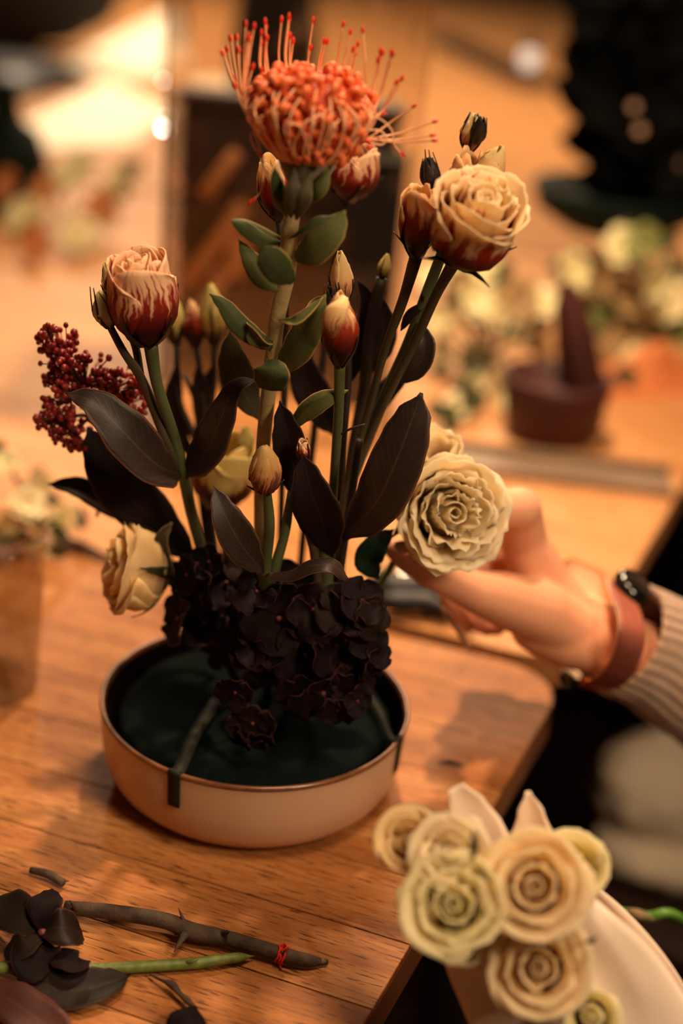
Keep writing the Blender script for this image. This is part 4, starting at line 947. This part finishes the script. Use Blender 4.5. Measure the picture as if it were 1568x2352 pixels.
# ================================================================ BLURRED TOOL BEHIND THE BOWL
st = thing('pruning_shears', 'dark handled shears lying behind the bowl, half hidden under the thumb', 'shears', T(930, 1370))
zt = .012
def hz(x, y, h): return T(x, y, .75 + h)
g = Geo(); tube(g, [hz(850, 1345, zt), hz(900, 1350, zt), hz(960, 1352, zt), hz(1020, 1375, zt), hz(1090, 1420, zt)], [.006, .010, .011, .009, .006], 12); make('handle', g, m_blackplastic, st)
g = Geo(); tube(g, [hz(850, 1375, zt), hz(910, 1382, zt), hz(975, 1384, zt), hz(1030, 1400, zt)], [.005, .008, .008, .005], 12); make('handle', g, m_blackplastic, st)
g = Geo(); lathe(g, hz(885, 1325, .014), [(.0001, -.003), (.011, -.003), (.0125, 0), (.011, .003), (.0001, .0045)], 24); make('pivot', g, m_steel, st)
g = Geo(); leafgeo(g, [hz(880, 1330, .014), hz(930, 1325, .014), hz(970, 1335, .013)], .009, (0, 0, 1), fold=0, wave=0); make('blade', g, m_steel, st, solid=.0025)

# ================================================================ BOUQUET IN PAPER (front right)
KB = .85; V_ = V
def V(x, y, Y=.69): return V_(x, y, Y * KB)
PX_ = PX
def PX(n, Y=.69): return PX_(n, Y * KB)
BQ = thing('paper_wrapped_bouquet', 'pinkish white paper cone holding cream roses, front right', 'flower wrap', V(1450, 2500, .56))
YB = .555
def cone(pts_l, pts_r, Y0, bulge, name):
    g = Geo()
    Lp = crom([V(*p) for p in pts_l], 24); Rp = crom([V(*p) for p in pts_r], 24)
    def fn(u, v):
        k = round(v * 24); a, b = Lp[k], Rp[k]; s = u * 2 - 1; c = a.lerp(b, u)
        w_ = (b - a).length * .5; n_ = noise.noise(Vector((s * 2.2, v * 3, Y0 * 9)))
        return c + Vector((0, bulge * w_ * (1 - s * s), 0)) + Vector((0, 1, 0)) * w_ * .12 * n_ + Vector((0, 0, .002 * math.sin(s * 16 + v * 7)))
    g.grid(fn, 30, 24); return make(name, g, m_paper, BQ, solid=.0006)
cone([(1000, 2110, .575), (1030, 2230, .575), (1090, 2400, .57), (1180, 2600, .56)], [(1330, 2020, .585), (1400, 2080, .58), (1530, 2230, .575), (1700, 2500, .56)], .5, -.18, 'paper_front')
g = Geo()
leafgeo(g, [V(1130, 2080, .60), V(1110, 1960, .60), V(1080, 1870, .60), V(1045, 1806, .60)], [PX(w_, .6) for w_ in (110, 100, 74, 52, 24)], (.1, -1, .1), fold=.15, wave=.05); make('paper_corner', g, m_paper, BQ, solid=.0006)
g = Geo()
leafgeo(g, [V(1230, 2080, .605), V(1225, 1960, .605), V(1220, 1880, .605), V(1212, 1818, .605)], [PX(w_, .6) for w_ in (120, 80, 56, 36, 7)], (-.1, -1, .1), fold=.25, wave=.05); make('paper_corner', g, m_paper, BQ, solid=.0006)
cone([(960, 2120, .61), (1060, 2230, .61), (1120, 2400, .60), (1200, 2600, .58)], [(1290, 1990, .61), (1400, 2060, .61), (1540, 2220, .60), (1700, 2500, .58)], .7, .35, 'paper_back')
def crose(name, label, bx, by, Y, tx, ty, Yt, r, mat, seed, npet=12, layers=3, cat='rose', **k):
    t = thing(name, label, cat, V(bx, by, Y))
    stem(t, [(bx, by, Y), (bx + (1240 - bx) * .5, by + 130, YB + .03), (1330, 2420, YB + .02)], 7, m_greenstem, Y)
    kk = dict(flare=.62, ruffle=.13, inner=.46, heart=5, topdrop=.10, lift=.0, nu=16, nv=16, sepmat=m_sepalg, sep=4, seplen=.5, width=1.15); kk.update(k)
    base_ = V(bx, by, Y); top_ = V(tx, ty, Yt); head(t, base_.lerp(top_, .25), top_, PX(r, Yt), [.40, .86, 1.0, 1.04, 1.02, .96, .90], mat, npet, layers, seed=seed, **kk); return t
crose('cream_rose', 'large open cream rose with a peach heart, centre of the paper bouquet', 1225, 2040, .60, 1230, 2035, .545, 101, m_whiterose, 201, 15, 3, ruffle=.09)
crose('cream_rose', 'peach cream rose at the bottom of the bouquet', 1250, 2215, .585, 1235, 2225, .535, 95, m_whiterose, 202, 12, 3)
crose('cream_rose', 'greenish cream rose low at the left of the bouquet', 1050, 2090, .595, 1040, 2075, .54, 96, m_whitegreen, 203, 12, 3)
crose('cream_rose', 'pale cream rose facing up, upper left in the bouquet', 1030, 1985, .60, 1030, 1955, .56, 70, m_white, 204, 10, 3)
crose('cream_rose', 'buttery cream rose furthest left, over the table', 965, 1960, .605, 935, 1925, .575, 62, m_white2, 205, 10, 3, ruffle=.04)
crose('cream_rose', 'small cream rose at the right edge behind the large one', 1290, 2000, .61, 1320, 1990, .57, 62, m_whitegreen, 206, 9, 2)
crose('cream_rose', 'small pale bloom at the very bottom of the bouquet', 1350, 2330, .57, 1360, 2335, .54, 52, m_whitegreen, 207, 9, 2)
crose('cream_rose', 'tiny pale blossom under the left rose, against the paper', 1080, 2180, .58, 1070, 2190, .55, 24, m_whitegreen, 208, 7, 2)
for P_, hw, nm in (([(1085, 1975, .55), (1088, 1945, .545), (1086, 1905, .545)], 10, 'slim green leaf standing between the left and centre roses'), ([(1090, 1990, .545), (1110, 2010, .54), (1125, 2030, .54)], 7, 'short green leaf beside the large open rose'), ([(1370, 2150, .545), (1360, 2160, .54), (1345, 2165, .54)], 10, 'small green leaf on the paper below the large rose'), ([(985, 2060, .60), (965, 2030, .60), (958, 1990, .60)], 10, 'dull green leaf at the left edge of the bouquet')):
    g = Geo(); leafgeo(g, [V(*p) for p in P_], PX(hw, .55), (0, -1, .2)); o = make('leaf', g, m_bgleaf, BQ, solid=SOL)
V = V_; PX = PX_
gsn = thing('rose_stem', 'fresh green knotted stem crossing behind the paper at the right edge', 'stem', V(1480, 2100, .70))
g = Geo(); tube(g, [V(1330, 2080, .62), V(1385, 2093, .655), (V(1450, 2098, .66)), V(1490, 2106, .66), V(1540, 2098, .66), V(1600, 2140, .67), V(1680, 2230, .67)], [PX(r, .66) for r in (12, 13, 15, 16, 13, 12, 12)], 12, 40); make('stem', g, m_greenstem, gsn)
g = Geo(); tube(g, [V(1445, 2094, .652), V(1465, 2100, .647), V(1500, 2112, .651)], [PX(r, .66) for r in (10, 15, 6)], 10); make('node', g, m_cut, gsn)

# ================================================================ CLOTH ON THE FLOOR SIDE
cb_ = thing('cloth_bundle', 'pale cloth bundle with a dark fold, on a dark stool right of the table', 'cloth', V(1540, 1850, 1.35))
for (c, rx, ry, rz) in ((V(1545, 1810, 1.35), .085, .07, .065), (V(1560, 1945, 1.33), .095, .07, .034)):
    g = Geo(); ell(g, c, rx, ry, rz, None, 36, 24, 0, .12); make('fold', g, m_cloth, cb_)
zb = min((cb_.matrix_world @ v.co).z for ch in cb_.children for v in ch.data.vertices) if False else V(1560, 1945, 1.33).z - .036
stl = thing('stool', 'dark stool under the pale cloth bundle, almost lost in shadow', 'stool', (V(1560, 1945, 1.33).x + .03, 1.33, 0))
g = Geo(); lathe(g, (stl.location.x, 1.33, zb - .03), [(.0001, 0), (.14, 0), (.145, .005), (.145, .025), (.14, .03), (.0001, .03)], 40); make('seat', g, m_darkwood, stl)
for k in range(3):
    a = k * 2.09 + .5; g = Geo(); tube(g, [(stl.location.x + .15 * math.cos(a), 1.33 + .15 * math.sin(a), 0), (stl.location.x + .10 * math.cos(a), 1.33 + .10 * math.sin(a), zb - .03)], .012, 10, 2); make('leg', g, m_darkwood, stl)

# ================================================================ THINGS ON THE SECOND TABLE
# tall clear box
bl, br_ = T(352, 1010), T(893, 1010); bl.y = br_.y = (bl.y + br_.y) / 2
bx0, bx1, by0 = bl.x, br_.x, bl.y; dep = .13; hh = .56
gb = thing('glass_display_box', 'tall clear open box standing behind the pincushion flower', 'box', ((bx0 + bx1) / 2, by0 + dep / 2, .75))
for nm, c, hx, hy in (('front_pane', ((bx0 + bx1) / 2, by0, 0), (bx1 - bx0) / 2, .002), ('back_pane', ((bx0 + bx1) / 2, by0 + dep, 0), (bx1 - bx0) / 2, .002), ('side_pane', (bx0, by0 + dep / 2, 0), .002, dep / 2 - .002), ('side_pane', (bx1, by0 + dep / 2, 0), .002, dep / 2 - .002)):
    g = Geo(); boxgeo(g, (c[0], c[1], .7505 + hh / 2), hx, hy, hh / 2); make(nm, g, m_glassy, gb, smooth=False)
# long acrylic tray edge
ty = thing('acrylic_tray', 'long clear acrylic strip lying on the second table behind the hand', 'tray', T(1250, 1110))
a_, b_ = T(950, 1075), T(1545, 1148); d_ = (b_ - a_).normalized(); a_ -= d_ * .03
g = Geo(); nn = Vector((-d_.y, d_.x, 0)); prism(g, [a_, b_, b_ + nn * .055, a_ + nn * .055], .7505, .7545); make('sheet', g, m_frost, ty, smooth=False)
g = Geo(); prism(g, [a_ + nn * .051, b_ + nn * .051, b_ + nn * .055, a_ + nn * .055], .7546, .7625); make('lip', g, m_frost, ty, smooth=False)
g = Geo(); prism(g, [a_, b_, b_ + nn * .004, a_ + nn * .004], .7546, .7585); make('lip', g, m_frost, ty, smooth=False)

def blossom(parent, c, r, mat, seed, n=6, name='blossom'):
    rd = random.Random(seed); ax = Vector((rd.uniform(-.8, .8), -.8, rd.uniform(.0, 1))).normalized(); q = frame(ax); g = Geo()
    for ring_, (nn_, rs_, upz) in enumerate(((n, 1, .25), (n - 1, .62, .6))):
        for k in range(nn_):
            a = k * 2 * PI / nn_ + ring_ * .5; d = q @ Vector((math.cos(a), math.sin(a), 0)); u_ = q @ Vector((0, 0, 1)); R_ = r * rs_
            leafgeo(g, [c, c + d * R_ * .5 + u_ * R_ * .2, c + d * R_ + u_ * R_ * upz], [R_ * .12, R_ * .42, R_ * .5, R_ * .2], u_, fold=.25, wave=.1, n=6, m=4)
    ell(g, c + q @ Vector((0, 0, r * .12)), r * .18, r * .18, r * .18); return make(name, g, mat, parent)
def bunch(name, label, cat, cpx, Yc, blobs, mats, seed, leafn=10, base=None):
    rd = random.Random(seed); c0 = V(cpx[0], cpx[1], Yc); b = base if base is not None else Vector((c0.x, c0.y, .751))
    t = thing(name, label, cat, b); gst = Geo(); k = 0
    for (x, y, r) in blobs:
        yy = min(Yc + rd.uniform(-.03, .03), T(x, y + r * 1.2).y); c = V(x, y, yy)
        blossom(t, c, PX(r * 1.15, Yc), mats[k % len(mats)], seed * 31 + k, 6); k += 1
        tube(gst, [Vector((b.x, b.y, b.z + .012)) , b.lerp(c, .5) + Vector((0, 0, .01)), c], [.002, .0015], 5, 6)
    make('stems', gst, m_bgleaf, t)
    for j in range(leafn):
        x, y, r = rd.choice(blobs); x += rd.uniform(-50, 50); y += rd.uniform(-40, 50); c = V(x, y, min(Yc + .02, T(x, y + 45).y))
        d = Vector((rd.uniform(-1, 1), rd.uniform(-.6, .2), rd.uniform(-.4, 1))).normalized() * PX(60, Yc)
        g = Geo(); leafgeo(g, [c - d * .5, c, c + d * .6], PX(20, Yc), (0, -1, .3), n=8, m=4); make('leaf', g, m_bgleaf, t)
    return t
Y2 = 1.55
bunch('blossom_bunch', 'blurred bunch of white green blossoms left of the dark red cone', 'flowers', (1130, 800), 1.5, [(1085, 690, 42), (1130, 700, 40), (1190, 690, 46), (1235, 700, 40), (1180, 765, 36), (1025, 745, 38), (1000, 735, 30), (1110, 615, 40), (1060, 650, 30), (1020, 820, 28), (1075, 805, 26), (1115, 850, 26), (1090, 890, 28), (1045, 935, 28), (1150, 870, 26), (1000, 640, 32), (1165, 920, 22), (1235, 800, 30), (1040, 590, 34)], [m_bgwhite, m_bgwhite, m_bgdull], 3, 44)
bunch('blossom_bunch', 'blurred bunch of white green blossoms right of the dark red cone', 'flowers', (1450, 720), 1.55, [(1310, 630, 46), (1370, 640, 42), (1430, 570, 44), (1480, 560, 40), (1500, 650, 50), (1450, 690, 44), (1540, 640, 40), (1380, 720, 42), (1350, 760, 34), (1430, 790, 44), (1500, 770, 44), (1560, 760, 40), (1460, 840, 40), (1400, 830, 34), (1540, 700, 38), (1330, 690, 30)], [m_bgwhite, m_bgdull, m_bgwhite, m_bggreen], 4, 40)
# kraft paper round the stems
kp = thing('kraft_paper_wrap', 'orange brown paper lying under the right blossom bunch', 'paper', T(1460, 990))
g = Geo(); leafgeo(g, [V(1380, 960, 1.42), V(1450, 930, 1.45), V(1540, 920, 1.47), V(1640, 900, 1.5)], [.02, .05, .06, .06, .03], (0, -.6, .8), fold=.3, wave=.2); o = make('sheet', g, m_bgorange, kp, solid=.001)
rcn = thing('dark_red_cone', 'blurred dark red pointed vase leaning between the two blossom bunches', 'vase', T(1330, 1000))
b0 = T(1350, 990); g = Geo(); ax = (V(1300, 660, b0.y) - b0).normalized(); Ln = (V(1300, 660, b0.y) - b0).length
lathe(g, b0 + Vector((0, 0, .004)), [(.0001, 0), (.014, 0), (.020, .02), (.022, Ln * .35), (.020, Ln * .6), (.016, Ln * .85), (.006, Ln)], 24, axis=ax); make('body', g, m_terracotta, rcn)
pot = thing('clay_pot', 'dark red brown pot beside the red cone', 'pot', T(1265, 1010))
g = Geo(); lathe(g, T(1262, 1000), [(.0001, .001), (.040, .001), (.044, .006), (.052, .050), (.054, .062), (.051, .063), (.047, .050), (.0001, .045)], 36); make('body', g, m_terracotta, pot)
# dark green pedestal bowl with dark flowers
Yd = 1.75; pc = V(1420, 430, Yd); sx = V(1395, 640, Yd)
pd = thing('pedestal_bowl', 'dark green footed bowl at the upper right under dark flowers', 'bowl', (pc.x, Yd, .75))
Rb = PX(190, Yd); zb_ = pc.z
g = Geo(); lathe(g, (pc.x, Yd, zb_ - .06), [(.012, 0), (Rb * .55, .008), (Rb * .9, .03), (Rb, .058), (Rb * .97, .060), (Rb * .85, .045), (.0001, .04)], 48); make('bowl', g, m_darkgreen, pd)
g = Geo(); lathe(g, (pc.x, Yd, .7505), [(.0001, 0), (.05, 0), (.05, .004), (.012, .012), (.009, .05), (.009, zb_ - .06 - .7505), (.014, zb_ - .055 - .7505)], 24); make('foot', g, m_darkgreen, pd)
da = thing('dark_arrangement', 'blurred dark arrangement with deep red blooms at the upper right', 'flowers', (pc.x, Yd, zb_ - .015)); rd = random.Random(9); gst = Geo()
for i in range(230):
    x, y = rd.uniform(1330, 1640), rd.uniform(-60, 430)
    if (x - 1330) < (y < 90) * 40: continue
    if y > 120 and x < 1340 + (y > 250) * 20: continue
    c = V(x, y, Yd + rd.uniform(-.05, .08)); d = Vector((rd.uniform(-1, 1), rd.uniform(-.3, .3), rd.uniform(-.3, 1))).normalized() * .045
    g = Geo(); leafgeo(g, [c - d, c, c + d], .024, (rd.uniform(-.4, .4), -1, .3), n=8, m=4); make('leaf', g, m_bgblack, da)
for i, (x, y, r) in enumerate([(1530, 50, 34), (1545, 110, 38), (1560, 30, 30), (1500, 10, 24), (1420, 170, 22)]): blossom(da, V(x, y, Yd - .03), PX(r, Yd), m_bgred, 40 + i)
for i, (x, y, r) in enumerate([(1455, 245, 12), (1470, 300, 13), (1560, 375, 12)]): blossom(da, V(x, y, Yd - .09), PX(r * .8, Yd), m_knit, 50 + i)
for i in range(8):
    x = rd.uniform(1380, 1560); tube(gst, [(pc.x, Yd, zb_ - .01), V(x, 250, Yd), V(x + rd.uniform(-40, 40), 50, Yd)], .003, 6)
make('stems', gst, m_bgblack, da)

# left side: clear tumbler, green-white sprig, papers, dark vase
gt = thing('glass_tumbler', 'clear glass tumbler cut by the left edge of the picture', 'glass', T(-40, 1560))
bt = T(-45, 1570); rr = .042
g = Geo(); lathe(g, bt, [(.0001, .0008), (rr * .8, .0008), (rr * .86, .003), (rr, .105), (rr - .0005, .1056), (rr - .0011, .105), (rr * .86 - .0011, .0045), (.0001, .004)], 48); make('body', g, m_glass, gt)
bunch('blossom_sprig', 'blurred pale green blossoms beside the tumbler at the left edge', 'flowers', (90, 1150), .98, [(60, 1160, 40), (145, 1195, 42), (15, 1065, 30), (100, 1110, 30), (20, 1200, 30), (100, 1260, 24)], [m_bgwhite, m_whitegreen], 8, 14)
o = flat_leaf('dark_gap_streak', [(120, 1235), (180, 1250), (262, 1285)], 22, m_bleafd, 'dark blurred streak added for the table gap, near the tumbler', 'leaf')  # added dark strip imitating the gap between the two tables
pp = [('paper_sheet', 'bright white paper sheet, upper of the two on the far table', [(120, 160), (400, 20), (430, 150), (330, 175)]), ('paper_sheet', 'bright white paper sheet, lower of the two on the far table', [(20, 300), (250, 185), (400, 260), (300, 330), (100, 345)])]
for nm, lb, poly in pp:
    g = Geo(); prism(g, [T(x, y) for x, y in poly][::-1], .7505, .7525); o = make(nm, g, m_whitepaper, smooth=False); tag(o, lb, 'paper')
vs = thing('dark_vase', 'dark green black bottle at the upper left edge', 'vase', T(15, 480, .75)); vb = T(15, 480, .75)
g = Geo(); lathe(g, vb + Vector((0, 0, .0005)), [(.0001, 0), (.05, 0), (.06, .02), (.062, .07), (.05, .11), (.025, .13), (.018, .17), (.022, .18)], 36); make('body', g, m_darkgreen, vs)
dk = thing('dark_bag', 'dark blurred bag at the top left, beyond the white papers', 'bag', (T(110, 90).x, 4.6, .75))
for nm, x, Y_, a_1, b_1 in (('body', 20, 3.9, .30, .17), ('flap', 150, 6.2, .50, .26)):
    c = V(x, 100, Y_); c.z = .752 + b_1; g = Geo(); ell(g, c, a_1, .14, b_1, None, 28, 20, 0, .04); make(nm, g, m_black, dk)
dcl = thing('dark_cloth', 'dark blue black folded cloth lying between the two white papers', 'cloth', T(120, 200)); g = Geo()
prism(g, [T(x, y) for x, y in ((-60, 250), (-20, 120), (140, 165), (210, 195), (90, 225))][::-1], .753, .775); make('fold', g, m_blackplastic, dcl)
# bunch of cream things on the far table (left), leaf litter
bunch('blossom_bunch', 'blurred cream and olive blossoms lying on the table at the left, below the papers', 'flowers', (150, 470), 1.95, [(180, 400, 50), (120, 440, 46), (60, 500, 40), (240, 480, 40), (180, 540, 40), (90, 560, 36), (270, 420, 30), (20, 430, 36)], [m_bgwhite, m_slat], 12, 10)
# crate with slats seen through the box
YC = 1.44; ch = thing('slatted_crate', 'dark brown upright crate with light slanted slats, seen through the clear box', 'crate', (V(660, 450, YC).x, YC, .75))
x0, x1 = V(405, 450, YC).x, V(905, 450, YC).x; zc1 = V(660, 255, YC).z
g = Geo(); boxgeo(g, ((x0 + x1) / 2, YC + .02, (.7505 + zc1) / 2), (x1 - x0) / 2, .02, (zc1 - .7505) / 2, 0, .004); make('panel', g, m_darkwood, ch, smooth=False)
for p, q, r in (((545, 350), (470, 445), 16), ((562, 470), (425, 655), 19), ((556, 540), (540, 630), 26), ((515, 620), (440, 770), 20)):
    g = Geo(); tube(g, [V(*p, YC - .008), V(*q, YC - .008)], PX(r, YC), 10, 3); make('slat', g, m_slat, ch)
g = Geo(); boxgeo(g, ((x0 + x1) / 2, YC + .02, zc1 + .006), (x1 - x0) / 2 + .004, .024, .006, 0, .002); make('rim_board', g, m_darkwood, ch, smooth=False)
cv = thing('grey_card', 'grey beige card lying behind the slatted crate', 'card', T(500, 225)); g = Geo(); prism(g, [T(x, y) for x, y in ((430, 190), (720, 170), (760, 255), (430, 275))][::-1], .7505, .7545); make('sheet', g, m_cloth, cv, smooth=False)
bv = thing('black_vase', 'black tall blurred vase at the top, behind the pincushion tips', 'vase', V(630, 130, 3.0)); bv.location.z = .75
g = Geo(); lathe(g, (bv.location.x, 3.0, .7505), [(.0001, 0), (.07, 0), (.085, .05), (.09, .16), (.07, .3), (.05, .4), (.0001, .4)], 32); make('body', g, m_black, bv)
bk = thing('black_box', 'black upright box seen right of the protea neck through the clear box', 'box', (V(865, 500, 1.37).x, 1.37, .75))
c = V(866, 500, 1.37); zt_ = V(862, 372, 1.37).z; g = Geo(); boxgeo(g, (c.x, 1.38, (.7505 + zt_) / 2), PX(54, 1.37), .03, (zt_ - .7505) / 2, 0, .003); make('body', g, m_black, bk, smooth=False)
g = Geo(); boxgeo(g, (c.x, 1.38, zt_ + .003), PX(55, 1.37), .031, .003, 0, .001); make('lid', g, m_black, bk, smooth=False)
# dark slim board at the top right; added glow dots imitating glints
sb = thing('dark_board', 'dark slim board lying across the far table, upper right', 'board', T(1070, 140)); g = Geo()
p, q = T(960, 90), T(1190, 205); n_ = Vector((-(q - p).y, (q - p).x, 0)).normalized() * .12; prism(g, [p, q, q + n_, p + n_], .7505, .775); make('body', g, m_darkwood, sb, smooth=False)
def glow_dot(px, py, Y, r, label, st_=14):  # no real lamps: added glowing balls imitate reflections and bright spots
    c = V(px, py, Y); t = thing('added_glow_dot', label, 'added glow', c); g = Geo(); ell(g, c, r, r, r * 1.1, None, 16, 10); make('glow_ball', g, M_emit('glint_glow', (255, 244, 224), st_), t)
    g = Geo(); lathe(g, c + Vector((0, 0, r * .9)), [(.0001, 0), (r * .5, 0), (r * .5, r), (.0001, r)], 12); make('added_cap', g, m_metal_dark, t)
    g = Geo(); tube(g, [c + Vector((0, 0, r * 1.8)), c + Vector((0, 0, .6))], .0008, 5, 2); make('added_cord', g, m_metal_dark, t)
glow_dot(376, 295, 1.6, .0022, 'tiny added white dot for a glint beside the left edge of the clear box, lower of three', 40)
glow_dot(378, 268, 1.62, .0018, 'tiny added white dot for a glint beside the left edge of the clear box, middle of three', 25)
glow_dot(376, 185, 1.65, .0015, 'tiny added white dot for a glint beside the left edge of the clear box, topmost of three', 16)
glow_dot(1215, 135, 2.4, .016, 'larger added white glowing ball for a bright spot at the upper right', .8)
